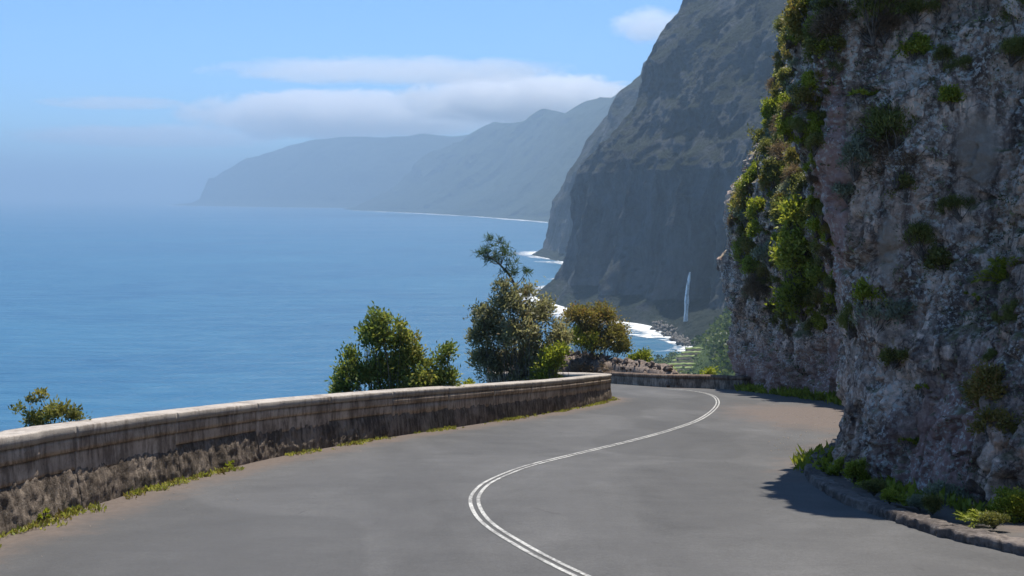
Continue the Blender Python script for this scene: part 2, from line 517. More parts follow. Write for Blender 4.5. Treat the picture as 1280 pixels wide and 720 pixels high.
M['bark'] = plain_mat('grey_bark', (0.07, 0.055, 0.045), (0.18, 0.15, 0.125), 20, 0.9)

# ------------------------------------------------------------------ sea and far coast
V = np.array([[-60000, -3000, SEA], [60000, -3000, SEA], [60000, 70000, SEA], [-60000, 70000, SEA]], float)
tag(obj('sea', mesh_np('sea', V, np.array([[0, 1, 2, 3]]), M['sea'])), kind='structure')

def coast(name, base, inland, profile, ztop, amp, scl, nu, nv, material, seed, gully=0.5, back=((150, 20), (900, 10), (1800, -200)), steps=None):
    """slope lofted from a shoreline (plan points) inland: profile = (height, setback) pairs"""
    B = catmull(np.hstack([np.array(base, float), np.array(inland, float), np.array(ztop, float)[:, None]]), 16)
    S = arclen(B)
    R = at_len(B, S, np.linspace(0, S[-1], nu))
    I = R[:, 2:4] / np.linalg.norm(R[:, 2:4], axis=1)[:, None]
    zt = R[:, 4]
    nrm = np.stack([R[:, 0], R[:, 1], zt * 0], -1)
    zt = zt + fbm(nrm / (scl * 0.6), 4, 0.55, seed + 5) * amp * 0.6
    vv = np.linspace(0, 1, nv)
    Z = (SEA - 3) + (zt[:, None] - SEA + 3) * vv[None, :]
    pz, ps = np.array([p[0] for p in profile], float), np.array([p[1] for p in profile], float)
    if steps:
        sh, u0, u1 = steps
        k = np.floor(Z / sh)
        fr = Z / sh - k
        Zs = (k + np.clip((fr - 0.75) / 0.25, 0, 1)) * sh
        ww = np.exp(-((np.linspace(0, 1, nu) - u0) / u1) ** 2)[:, None]
    sb = np.interp(Z, pz, ps)
    P = np.stack([R[:, 0, None] + I[:, 0, None] * sb, R[:, 1, None] + I[:, 1, None] * sb, Z], -1)
    Q = P / scl
    d = fbm(Q, 5, 0.5, seed, True) * 0.6 + fbm(Q * np.array([1.4, 1.4, 0.25]), 5, 0.55, seed + 50, True) * gully
    d = d - d.mean()
    fade = np.clip((Z - SEA) / 25.0, 0.15, 1)
    P[..., 0] -= I[:, 0, None] * d * amp * fade
    P[..., 1] -= I[:, 1, None] * d * amp * fade
    if steps:
        P[..., 2] = P[..., 2] * (1 - ww) + Zs * ww
    rows = [P]
    for dist, dz in back:
        L = P[:, -1, :].copy()
        L[:, :2] += I * dist
        L[:, 2] += dz + fbm(L / scl, 3, 0.5, seed + 9) * amp * 0.3
        rows.append(L[:, None, :])
    P = np.concatenate(rows, axis=1)
    P[..., 2] = np.maximum(P[..., 2], SEA - 4)
    me = mesh_np(name, P.reshape(-1, 3), grid_faces(P.shape[0], P.shape[1]), material, True)
    o = obj(name, me)
    tag(o, kind='structure')
    return o, P

HZTOP = 600.0
# main headland with the waterfall
main_base = [(240, 1750), (90, 1400), on_sea(682, 366), on_sea(668, 372), on_sea(690, 380), on_sea(728, 394), on_sea(762, 401), on_sea(800, 407), on_sea(835, 421), on_sea(866, 433), (176, 730), (230, 670), (330, 620)]
main_inl = [(1, -0.2), (1, -0.1), (1, 0.0), (1, 0.12), (0.97, 0.25), (0.95, 0.32), (0.95, 0.32), (0.95, 0.3), (0.95, 0.3), (0.9, 0.42), (0.8, 0.6), (0.6, 0.8), (0.5, 0.85)]
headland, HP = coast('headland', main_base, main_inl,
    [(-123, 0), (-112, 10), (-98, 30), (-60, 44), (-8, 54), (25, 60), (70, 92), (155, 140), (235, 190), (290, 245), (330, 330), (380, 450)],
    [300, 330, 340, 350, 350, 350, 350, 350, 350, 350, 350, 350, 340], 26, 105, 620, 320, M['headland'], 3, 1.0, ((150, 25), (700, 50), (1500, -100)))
coast('second_headland', [(500, 2900), (260, 2400), (95, 2120), on_sea(662, 318), on_sea(680, 323), (95, 1780), (260, 1650)],
    [(1, -0.3), (1, -0.2), (1, -0.1), (1, 0.1), (0.9, 0.4), (0.6, 0.8), (0.3, 1)],
    [(-123, 0), (-108, 28), (-77, 36), (-13, 48), (51, 82), (99, 118), (195, 185), (260, 280), (300, 380)],
    [300, 320, 320, 310, 310, 310, 300], 18, 110, 220, 140, M['headland'], 21, 0.8)
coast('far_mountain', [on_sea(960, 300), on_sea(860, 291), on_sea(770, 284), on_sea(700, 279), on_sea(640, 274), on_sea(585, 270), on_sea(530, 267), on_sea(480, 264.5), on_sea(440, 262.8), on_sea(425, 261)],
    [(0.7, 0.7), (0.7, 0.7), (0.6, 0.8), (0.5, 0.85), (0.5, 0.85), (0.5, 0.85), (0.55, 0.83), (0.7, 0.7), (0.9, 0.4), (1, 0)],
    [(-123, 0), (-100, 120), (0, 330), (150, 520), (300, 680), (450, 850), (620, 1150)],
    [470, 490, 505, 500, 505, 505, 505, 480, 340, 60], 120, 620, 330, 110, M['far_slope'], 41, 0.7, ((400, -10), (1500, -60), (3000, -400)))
coast('distant_mountain', [on_sea(640, 262), on_sea(560, 261), on_sea(480, 260.3), on_sea(400, 259.6), on_sea(330, 258.8), on_sea(270, 257.8), on_sea(225, 257), on_sea(216, 256.4), (-3600, 11000), (-2700, 14000)],
    [(0.4, 0.9), (0.4, 0.9), (0.4, 0.9), (0.4, 0.9), (0.45, 0.9), (0.6, 0.8), (0.9, 0.4), (1, 0), (1, -0.2), (1, -0.4)],
    [(-123, 0), (-95, 250), (-60, 330), (40, 400), (200, 500), (400, 680), (620, 1000)],
    [530, 530, 530, 530, 530, 440, 340, 220, 180, 160], 90, 700, 260, 90, M['far_slope'], 61, 0.6, ((400, -5), (1500, -60), (3000, -300)))
# green valley below the bend, with cultivated terraces
valley_base = [(176, 800), on_sea(868, 436), on_sea(855, 441), on_sea(838, 447), on_sea(818, 455), on_sea(800, 462), (68, 600), (35, 480), (10, 330), (20, 200)]
valley_inl = [(1, 0.1), (1, 0.0), (1, -0.05), (1, -0.1), (1, -0.1), (1, -0.1), (1, -0.15), (1, -0.1), (1, 0), (1, 0.2)]
valley, VP = coast('valley_slope', valley_base, valley_inl,
    [(-123, 0), (-116, 8), (-108, 30), (-95, 48), (-75, 66), (-45, 84), (10, 130), (80, 220)],
    [60] * 10, 7, 34, 300, 120, M['valley'], 81, 0.4, ((60, 20), (300, 40), (500, 0)), steps=(4.0, 0.33, 0.05))

# surf along the shores
def surf(name, pts, width, seed, out=(-0.9, -0.4), fm='foam'):
    B = catmull(pts, 16); S = arclen(B)
    n = int(max(40, S[-1] / 6))
    R = at_len(B, S, np.linspace(0, S[-1], n))
    T = np.gradient(R, axis=0); T /= np.linalg.norm(T, axis=1)[:, None]
    N = np.stack([T[:, 1], -T[:, 0]], -1)
    sgn = np.sign((N * np.array(out)).sum(1)); N *= np.where(sgn == 0, 1, sgn)[:, None]
    N = N * 0.5 + np.array(out) / np.linalg.norm(out) * 0.5
    k = np.linspace(-0.35, 1, 18)
    wd = width * (0.65 + 0.6 * fbm(np.stack([S[-1] * np.linspace(0, 1, n) / 70, np.zeros(n), np.zeros(n)], -1), 3, 0.6, seed))
    P = np.zeros((n, 18, 3))
    P[..., :2] = R[:, None, :] + N[:, None, :] * (wd[:, None] * k[None, :])[..., None]
    P[..., 2] = SEA + 0.5
    fo = np.clip(1 - np.clip(k, 0, 1), 0, 1)[None, :] * np.ones((n, 1)) * 1.0
    fo += 0.25 * np.exp(-((k - 0.6) / 0.12) ** 2)[None, :]
    fo[0] = fo[-1] = 0; fo[:, -1] = -0.6
    o = obj(name, mesh_np(name, P.reshape(-1, 3), grid_faces(n, 18), M[fm], True, {'foam': ('POINT', fo)}))
    tag(o, kind='stuff')
surf('surf', [on_sea(690, 362), on_sea(672, 368), on_sea(668, 373), on_sea(690, 381), on_sea(728, 395), on_sea(762, 402), on_sea(800, 408), on_sea(835, 421), on_sea(866, 433), on_sea(858, 441)], 60, 7, (-0.85, -0.5))
surf('surf', [(120, 1420), (70, 1300), on_sea(684, 363), on_sea(668, 371)], 80, 8, (-1, 0.1))
surf('surf', [on_sea(712, 326), on_sea(692, 324), on_sea(672, 319), on_sea(670, 316), (110, 2150)], 110, 9, (-0.8, -0.6))
surf('surf', [(90, 1790), (115, 1650), (120, 1500), (95, 1400)], 90, 10, (-1, 0))
surf('surf', [on_sea(770, 284.6), on_sea(700, 279.5), on_sea(640, 274.5), on_sea(585, 270.4), on_sea(530, 267.3), on_sea(480, 264.8), on_sea(440, 263)], 130, 11, (-0.5, -0.85), 'far_foam')
surf('surf', [on_sea(480, 260.6), on_sea(400, 259.9), on_sea(330, 259), on_sea(270, 258), on_sea(225, 257.2), on_sea(212, 256.4)], 150, 12, (-0.5, -0.85), 'far_foam')

# ------------------------------------------------------------------ road plan
WALL_PTS = [(-5.9, -10), (-5.5, -3), (-5.15, 4)] + [ground(*p) for p in [(0, 668), (60, 647), (120, 629), (200, 606), (280, 586), (340, 572), (410, 559), (480, 547), (560, 535), (640, 523), (700, 513.5), (738, 506)]]
tipx, tipy = ground(761, 500)
WALL_PTS += [(tipx, tipy), (tipx + 0.12, tipy + 1.6), (tipx - 0.5, tipy + 3.0), (tipx - 1.9, tipy + 4.2), (tipx - 4.2, tipy + 5.6)]
WALL = catmull(WALL_PTS, 20)
FAR_PTS = [(-0.5, 58.8), (2, 57.5), (5.4, 55), ground(832, 484), ground(880, 485.6), ground(927, 487.3)]
CLIFF_PTS = [(10, -14), (8.6, -6), (7.2, 1), (6.15, 6), (5.4, 9.5), (4.85, 11.8), (4.62, 13.2), (4.95, 14.8), (6.2, 17.3), (8.5, 22), (10.6, 28), (11.3, 32), (11.2, 37), (10.85, 42), (10.6, 45.3), (11.3, 47.6), (13.5, 49.6), (18, 51.5), (26, 53), (40, 54)]
CLIFF = catmull(CLIFF_PTS, 20)
FAR = catmull(FAR_PTS, 16)
poly = np.vstack([WALL, FAR, CLIFF[CLIFF[:, 1] < 45][::-1]])

def inside(P, Q):
    x, y = P[:, 0], P[:, 1]
    r = np.zeros(len(P), bool)
    j = len(Q) - 1
    for i in range(len(Q)):
        xi, yi, xj, yj = Q[i, 0], Q[i, 1], Q[j, 0], Q[j, 1]
        if yi != yj:
            cnd = ((yi > y) != (yj > y)) & (x < (xj - xi) * (y - yi) / (yj - yi) + xi)
            r ^= cnd
        j = i
    return r

def dist_line(P, Q):
    d = np.full(len(P), 1e9)
    for i in range(len(Q) - 1):
        a, bb = Q[i], Q[i + 1]
        ab = bb - a
        L = (ab ** 2).sum()
        if L < 1e-12: continue
        tt = np.clip(((P - a) @ ab) / L, 0, 1)
        d = np.minimum(d, np.hypot(P[:, 0] - a[0] - tt * ab[0], P[:, 1] - a[1] - tt * ab[1]))
    return d

LINE_PX = [(800, 752), (726, 720), (682, 698.5), (647, 679), (616, 659.5), (600, 644), (593, 628), (596, 616.5), (609, 604), (634, 592), (664, 581.5), (708, 570.5), (752, 560), (796, 549.3), (839, 537.3), (873, 525), (891, 513), (897.2, 503.5), (893, 496), (881, 491.4), (864, 488.6), (845, 487), (825, 486)]
# road sheet: runs under the wall foot and the rock
xs = np.arange(-9, 14.01, 0.2); ys = np.arange(-12, 67, 0.2)
GX, GY = np.meshgrid(xs, ys, indexing='ij')
PP = np.stack([GX.ravel(), GY.ravel()], -1)
ins = inside(PP, poly)
dw, dc = dist_line(PP, WALL[::3]), dist_line(PP, CLIFF[::3])
df = dist_line(PP, FAR[::2])
keep_v = ins | (dw < 0.25) | (dc < 1.2) | (df < 0.4)
dirt = np.maximum(np.clip(0.95 - dw / 1.5, 0, 1), np.clip(0.9 - dc / 2.0, 0, 1))
dirt = np.maximum(dirt, np.clip(0.8 - df / 1.3, 0, 1))
lay = np.exp(-(((PP[:, 0] - 8.2) / 3.0) ** 2 + ((PP[:, 1] - 25) / 8.0) ** 2))     # gravelly lay-by in the rock's recess
dirt = np.maximum(dirt, lay * 0.95)
LPc = catmull([ground(*p) for p in LINE_PX], 8)
dl = dist_line(PP, LPc)
track = np.maximum(np.exp(-((dl - 0.95) / 0.28) ** 2), np.exp(-((dl - 2.45) / 0.3) ** 2)) * 0.75
Fq = grid_faces(len(xs), len(ys))
Fq = Fq[keep_v[Fq].all(1)]
V3 = np.column_stack([PP, gz(PP[:, 0], PP[:, 1])])
used = np.unique(Fq); remap = -np.ones(len(V3), int); remap[used] = np.arange(len(used))
road = obj('road', mesh_np('road', V3[used], remap[Fq], M['asphalt'], True, {'dirt': ('POINT', dirt[used]), 'track': ('POINT', track[used])}))
tag(road, kind='structure')

# double centre line
LP = catmull([ground(*p) for p in LINE_PX], 16)
LS = arclen(LP)
LR = at_len(LP, LS, np.linspace(0, LS[-1], 500))
LT = np.gradient(LR, axis=0); LT /= np.linalg.norm(LT, axis=1)[:, None]
LN = np.stack([LT[:, 1], -LT[:, 0]], -1)
for off in (-0.045, 0.045):
    a = LR + LN * (off - 0.021); c2 = LR + LN * (off + 0.021)
    P = np.stack([a, c2], 1)
    P = np.concatenate([P, gz(P[..., 0], P[..., 1])[..., None] + 0.005], -1)
    o = obj('centre_line', mesh_np('centre_line', P.reshape(-1, 3), grid_faces(len(LR), 2), M['paint']), road)

# hillside under and beside the road, falling to the sea
xs = np.concatenate([np.arange(-220, -24, 6.0), np.arange(-24, 16, 0.8), np.arange(16, 90, 4.0)])
ys = np.concatenate([np.arange(-90, -14, 6.0), np.arange(-14, 76, 0.8), np.arange(76, 260, 6.0)])
GX, GY = np.meshgrid(xs, ys, indexing='ij')
PP = np.stack([GX.ravel(), GY.ravel()], -1)
ins = inside(PP, poly)
d = np.where(ins, 0, np.minimum(np.minimum(dist_line(PP, WALL[::4]), dist_line(PP, FAR[::2])), dist_line(PP, CLIFF[::4])))
zz = gz(PP[:, 0], np.clip(PP[:, 1], -14, 60)) - 0.35 - (np.clip(d - 0.25, 0, 4) * 0.75 + np.clip(d - 4.25, 0, None) * 1.1)
zz += np.clip(d / 3, 0, 1) * fbm(np.column_stack([PP / 5.0, zz * 0]), 4, 0.55, 5) * 0.9
zz = np.maximum(zz, SEA - 4)
hill = obj('hillside', mesh_np('hillside', np.column_stack([PP, zz]), grid_faces(len(xs), len(ys)), M['hillside'], True))
tag(hill, kind='structure')
def hill_z(x, y):
    p = np.array([[x, y]])
    dd = 0 if inside(p, poly)[0] else min(dist_line(p, WALL[::4])[0], dist_line(p, FAR[::2])[0])
    return -SLOPE * min(max(y, -14), 60) - 0.35 - max(dd - 0.25, 0) * 0.75

# ------------------------------------------------------------------ parapet walls
def sweep_part(name, parent, path, S, s0, s1, prof, material, step, rough, rscale, seed, flip=1):
    """one cast piece: closed cross-section prof [(offset to the road side, height)] swept from s0 to s1"""
    n = max(3, int((s1 - s0) / step) + 1)
    s = np.linspace(s0, s1, n)
    C = at_len(path, S, s)
    e = 0.05
    T = at_len(path, S, s + e) - at_len(path, S, s - e)
    T /= np.linalg.norm(T, axis=1)[:, None]
    N = np.stack([T[:, 1], -T[:, 0]], -1) * flip
    pr = []
    for k in range(len(prof)):          # subdivide the section so that roughness has points to move
        a, bb = np.array(prof[k]), np.array(prof[(k + 1) % len(prof)])
        m_ = max(1, int(np.linalg.norm(bb - a) / (step * 0.9)))
        for j in range(m_): pr.append(a + (bb - a) * j / m_)
    pr = np.array(pr)
    P = np.zeros((n, len(pr), 3))
    P[..., :2] = C[:, None, :] + N[:, None, :] * pr[None, :, 0, None]
    P[..., 2] = gz(P[..., 0], C[:, None, 1]) + pr[None, :, 1]
    r = fbm(P / rscale, 5, 0.6, seed) * rough
    P[..., :2] += N[:, None, :] * r[..., None]
    P[..., 2] += r * 0.35
    m_ = len(pr)
    i = np.arange(n - 1)[:, None] * m_ + np.arange(m_)[None, :]
    j = np.arange(n - 1)[:, None] * m_ + (np.arange(m_)[None, :] + 1) % m_
    F = np.stack([i, i + m_, j + m_, j], -1).reshape(-1, 4)
    Vv = P.reshape(-1, 3)
    caps = []
    Vx = [Vv]
    base = len(Vv)
    for e_, rev in ((0, False), (n - 1, True)):
        Vx.append(P[e_].mean(0)[None])
        idx = e_ * m_ + np.arange(m_)
        nx = e_ * m_ + (np.arange(m_) + 1) % m_
        tri = np.stack([idx, nx, np.full(m_, base)], -1)
        caps.append(tri[:, ::-1] if rev else tri)
        base += 1
    me = mesh_np(name, np.vstack(Vx), [np.vstack(caps), F], material, False)
    return obj(name, me, parent)

WS = arclen(WALL)
wall = empty('parapet_wall', (WALL[60][0], WALL[60][1], gz(0, WALL[60][1])))
tag(wall, 'long curved parapet of weathered banded concrete along the seaward road edge', 'wall')
wall_inv = Matrix.Translation(-wall.location)
def seat(o, root):      # geometry is in world space: cancel the root's offset
    o.matrix_parent_inverse = Matrix.Translation(-root.location)
# joints: one at the photo's x = 82, the rest at a casting length
s_ref = WS[np.argmin(np.abs(WALL[:, 0] / np.maximum(WALL[:, 1], .1) - (82 - 640) / FPX) + (WALL[:, 1] < 5) * 9 + (WALL[:, 1] > 15) * 9)]
jl = 2.35
joints = [s_ref + k * jl for k in range(-8, 40)]
joints = [s for s in joints if 0.3 < s < WS[-1] - 0.6]
edges = [0.0] + joints + [WS[-1]]
rs = random.Random(4)
for k in range(len(edges) - 1):
    a, bb = edges[k] + 0.006, edges[k + 1] - 0.006
    mid = at_len(WALL, WS, np.array([(a + bb) / 2]))[0]
    near = mid[1] > 3 and mid[1] < 20
    st = 0.05 if near else 0.11
    jz = rs.uniform(-0.006, 0.006); jo = rs.uniform(-0.008, 0.008)
    seat(sweep_part('coping', wall, WALL, WS, a, bb, [(0.028, 0.785), (0.030, 0.888 + jz), (0.020, 0.90 + jz), (-0.37, 0.90 + jz), (-0.38, 0.785)], M['coping'], st, 0.010, 0.3, 10), wall)
    seat(sweep_part('course', wall, WALL, WS, a, bb, [(0.012, 0.632), (0.012, 0.780), (-0.355, 0.780), (-0.355, 0.632)], M['course'], st, 0.010, 0.3, 10), wall)
    lo = 0.42 + rs.uniform(-0.07, 0.06)
    seat(sweep_part('course', wall, WALL, WS, a, bb, [(-0.006, lo), (-0.005, 0.627), (-0.355, 0.627), (-0.355, lo)], M['course'], st * 0.8, 0.010, 0.3, 10), wall)
    seat(sweep_part('wall_foot', wall, WALL, WS, a - 0.004, bb + 0.004, [(0.05, -0.12), (0.04, 0.12), (0.012, 0.34), (-0.012, 0.44), (-0.07, 0.54), (-0.06, 0.80), (-0.34, 0.80), (-0.36, 0.4), (-0.40, -0.6)], M['rubble'], st * 0.6, 0.030, 0.10, 310 + k), wall)

W2 = catmull([(5.0, 53.2), ground(828, 483.8), ground(860, 484.9), ground(895, 486), ground(932, 487.5), (12.2, 45.2)], 14)
W2S = arclen(W2)
wall2 = empty('parapet_wall', (W2[40][0], W2[40][1], gz(0, W2[40][1])))
tag(wall2, 'low mossy brown concrete wall closing the bend between the rubble mound and the cliff', 'wall')
e2 = np.linspace(0, W2S[-1], 5)
for k in range(4):
    a, bb = e2[k] + 0.01, e2[k + 1] - 0.01
    seat(sweep_part('coping', wall2, W2, W2S, a, bb, [(0.03, 0.44), (0.03, 0.60), (-0.38, 0.60), (-0.38, 0.44)], M['far_wall'], 0.12, 0.015, 0.3, 500 + k), wall2)
    seat(sweep_part('wall_foot', wall2, W2, W2S, a, bb, [(0.02, -0.1), (0.0, 0.438), (-0.36, 0.438), (-0.36, -0.6)], M['rubble'], 0.12, 0.04, 0.25, 510 + k), wall2)

# kerb round the planted foot of the near rock
KB = catmull([(6.9, -6), (5.9, 2), (5.0, 6)] + [ground(*p) for p in [(1292, 694), (1235, 681), (1180, 668), (1120, 648), (1070, 630), (1035, 611), (1018, 595), (1022, 578), (1045, 563)]] + [(6.1, 18.2)], 16)
KS = arclen(KB)
kerb = empty('kerb', (KB[70][0], KB[70][1], gz(0, KB[70][1])))
tag(kerb, 'low rough concrete kerb curving round the planted foot of the rock', 'kerb')
ke = np.arange(0, KS[-1], 0.95)
for k in range(len(ke) - 1):
    seat(sweep_part('kerb_stone', kerb, KB, KS, ke[k] + 0.006, ke[k + 1] - 0.006, [(-0.12, -0.05), (-0.115, 0.09), (-0.095, 0.10), (0.09, 0.095), (0.11, -0.05)], M['kerb'], 0.03, 0.05, 0.10, 600 + k, 1), kerb)

# ------------------------------------------------------------------ roadside cliff
CSL = arclen(CLIFF)
mids = [0.0]
while mids[-1] < CSL[-1]:
    p = at_len(CLIFF, CSL, np.array([mids[-1]]))[0]
    D = math.hypot(*p)
    st = 0.0017 * D if 4.5 < p[1] < 49 else 0.25
    if 14.5 < p[1] < 29: st = 0.0045 * D
    mids.append(mids[-1] + max(st, 0.012))
s = np.array(mids[:-1] + [CSL[-1]])
C = at_len(CLIFF, CSL, s)
T = at_len(CLIFF, CSL, s + 0.6) - at_len(CLIFF, CSL, s - 0.6)
T /= np.linalg.norm(T, axis=1)[:, None]
CN = np.stack([-T[:, 1], T[:, 0]], -1)         # towards the road
kn = 21
ker = np.hanning(kn); ker /= ker.sum()
for a_ in (0, 1):
    CN[:, a_] = np.convolve(np.pad(CN[:, a_], kn // 2, 'edge'), ker, 'valid')
CN /= np.linalg.norm(CN, axis=1)[:, None]
NV = 460
far_w = np.clip((C[:, 1] - 17) / 12.0, 0, 1)
far_w = far_w * far_w * (3 - 2 * far_w)
top = 10.0 + 14.0 * far_w
v01 = np.linspace(0, 1, NV)
Hh = -0.4 + (top[:, None] + 0.4) * v01[None, :]
nz = np.array([-1, 0, 1.6, 3.2, 4.4, 5.6, 7.0, 10.0]); nl = np.array([-.05, 0, 0.10, -0.10, -0.28, -0.45, -0.55, -0.35])
fz = np.array([-1, 0, 3, 6, 8.2, 9.6, 11, 13, 17, 20, 24]); fl = np.array([0, 0, -0.2, -0.45, -0.5, -0.2, 0.7, 1.2, 2.3, 3.8, 6.5])
rz = np.array([-1, 0, 1.5, 3, 5, 7, 10]); rl = np.array([0, 0, 0.38, 0.9, 1.65, 2.5, 4.0])
lean_n = np.interp(Hh, nz, nl); lean_f = np.interp(Hh, fz, fl); lean_r = np.interp(Hh, rz, rl)
rw = np.clip((13.0 - C[:, 1]) / 1.5, 0, 1)[:, None]
lean = (lean_n * (1 - rw) + lean_r * rw) * (1 - far_w[:, None]) + lean_f * far_w[:, None]
P = np.zeros((len(s), NV, 3))
P[..., :2] = C[:, None, :] - CN[:, None, :] * lean[..., None]
P[..., 2] = gz(0, C[:, 1])[:, None] + Hh
Q = P.copy()
dsp = fbm(Q / 3.0, 3, 0.5, 1) * 0.5
f1, f2, idv = cells((Q + 0.5 * np.stack([fbm(Q / 1.2, 3, 0.5, 131), fbm(Q / 1.2, 3, 0.5, 132), fbm(Q / 1.2, 3, 0.5, 133)], -1)) @ np.array([[1, 0, 0.5], [0, 1, 0.3], [-0.4, -0.3, 1]]) / np.array([1.6, 1.6, 2.2]), 23)
dsp += (idv - 0.5) * 0.55 * np.clip((f2 - f1) * 6.0, 0, 1)
dsp += fbm(Q / np.array([0.8, 0.8, 2.2]), 4, 0.55, 7, True) * 0.26 * (0.8 + 0.7 * far_w[:, None])
wq = Q + 0.3 * np.stack([fbm(Q / 0.7, 4, 0.6, 31), fbm(Q / 0.7, 4, 0.6, 32), fbm(Q / 0.7, 4, 0.6, 33)], -1)
f1, f2, idv = cells(wq / np.array([0.7, 0.7, 1.0]), 3)
dsp += (idv - 0.5) * 0.38 * np.clip((f2 - f1) * 5.0, 0, 1)
msk = np.clip(0.5 + fbm(Q / 1.8, 3, 0.5, 44) * 2.2, 0.08, 1)
f1, f2, idv = cells(wq / np.array([0.26, 0.26, 0.34]), 9)
dsp += (np.clip(0.55 - f1, 0, 1) * 0.20 * (idv > 0.3) + (idv - 0.5) * 0.12 * np.clip((f2 - f1) * 6, 0, 1)) * msk
f1, f2, idv = cells(wq / 0.10, 14)
dsp += (np.clip(0.6 - f1, 0, 1) * 0.075 + (idv - 0.5) * 0.05) * msk
dsp += fbm(Q / np.array([0.12, 0.12, 0.25]), 4, 0.65, 60, True) * 0.045
for sc1, am, sd in ((np.array([0.7, 0.7, 3.4]), 0.36, 90), (np.array([0.5, 0.5, 1.1]), 0.16, 91), (np.array([1.4, 1.4, 0.8]), 0.14, 92), (np.array([0.22, 0.22, 0.6]), 0.07, 93)):
    nn_ = fbm(wq / sc1, 3, 0.5, sd)
    dsp -= am * np.clip(1 - np.abs(nn_) / 0.055, 0, 1) * (0.35 + 0.65 * msk)
fl_ = np.clip(1.2 - Hh / 3.4, 0, 1) * np.clip((C[:, 1] - 11.3) / 0.8, 0, 1)[:, None]
dsp += fl_ * fbm(wq / np.array([0.20, 0.20, 1.7]), 4, 0.55, 95, True) * 0.13
dsp *= (1 - 0.75 * np.exp(-((C[:, 1] - 7.6) / 0.9) ** 2)[:, None] * np.exp(-((P[..., 2] - 2.3) / 0.55) ** 2))
nl_w = np.exp(-((C[:, 1] - 14.5) / 2.6) ** 2)[:, None] * np.clip(1.6 - Hh / 3.5, 0, 1)
dsp = dsp * (1 - nl_w) + nl_w * (0.6 * dsp - 0.12 - 0.5 * np.clip(0.6 * dsp - 0.15, 0, None))
soil = np.zeros(dsp.shape)
P[..., :2] += CN[:, None, :] * dsp[..., None]
P[..., 2] += (vnoise(Q / 0.4, 70)) * 0.05
# bare earth scar, purple rock and overhang shade painted as a purple band, found on the rock by the pixels that show them
rel = P - np.array([0, 0, CAMZ])
cp, sp_ = math.cos(PITCH), math.sin(PITCH)
dep = rel[..., 1] * cp - rel[..., 2] * sp_
PX = 640 + FPX * rel[..., 0] / np.maximum(dep, 0.5)
PY = 360 - FPX * (rel[..., 1] * sp_ + rel[..., 2] * cp) / np.maximum(dep, 0.5)
nearw = (1 - far_w[:, None])
soil = np.maximum(np.exp(-((PX - 1222) / 42) ** 2 - ((PY - 185) / 62) ** 2), np.exp(-((PX - 1110) / 20) ** 2 - ((PY - 310) / 60) ** 2)) * nearw
purple = np.maximum(np.clip(1.1 - Hh / 2.6, 0, 1) * np.clip((13.8 - C[:, 1]) / 3 , 0, 1)[:, None] * (C[:, 1] > 10.6)[:, None], np.exp(-((PX - 1038) / 26) ** 2 - ((PY - 240) / 190) ** 2) * 1.1)
purple = np.maximum(purple, far_w[:, None] * np.clip(1.0 - Hh / 4.5, 0, 1) * 0.85)
LZ = np.array([[3, 2.0], [14, 5.0], [40, 12.0]])
rows = [P]
for dx, dz in LZ:
    L = P[:, -1, :].copy(); L[:, :2] -= CN * dx; L[:, 2] += dz
    rows.append(L[:, None, :])
PF = np.concatenate(rows, 1)
ext = lambda A: np.concatenate([A] + [A[:, -1:]] * len(LZ), 1)
cliff = obj('roadside_cliff', mesh_np('roadside_cliff', PF.reshape(-1, 3), grid_faces(PF.shape[0], PF.shape[1]), M['rock'], False, {'soil': ('POINT', ext(soil)), 'purple': ('POINT', ext(purple))}))
tag(cliff, kind='structure')
print('cliff verts', PF.shape)
bpy.context.view_layer.update()
ORG = Vector((0, 0, CAMZ))
def hit(px, py, o=None):
    o = o or cliff
    r = o.ray_cast(ORG, ray(px, py).normalized())
    return (r[1], r[2]) if r[0] else (None, None)

# ------------------------------------------------------------------ plants
def unit(n, rng):
    a = rng.normal(size=(n, 3))
    return a / np.linalg.norm(a, axis=1)[:, None]

def leafset(P, Dv, L, W, rng, bend=0.25):
    n = len(P)
    side = np.cross(Dv, unit(n, rng)); side /= np.linalg.norm(side, axis=1)[:, None] + 1e-9
    nor = np.cross(side, Dv)
    L = L * rng.uniform(0.65, 1.3, n)[:, None]; W = W * rng.uniform(0.7, 1.25, n)[:, None]
    a = P
    c_ = P + Dv * L * 0.5 + nor * L * bend * 0.3
    b1 = c_ + side * W * 0.5; b2 = c_ - side * W * 0.5
    e = P + Dv * L - nor * L * bend * 0.3
    V = np.stack([a, b1, e, b2], 1).reshape(-1, 3)
    return V, np.arange(n * 4).reshape(n, 4)

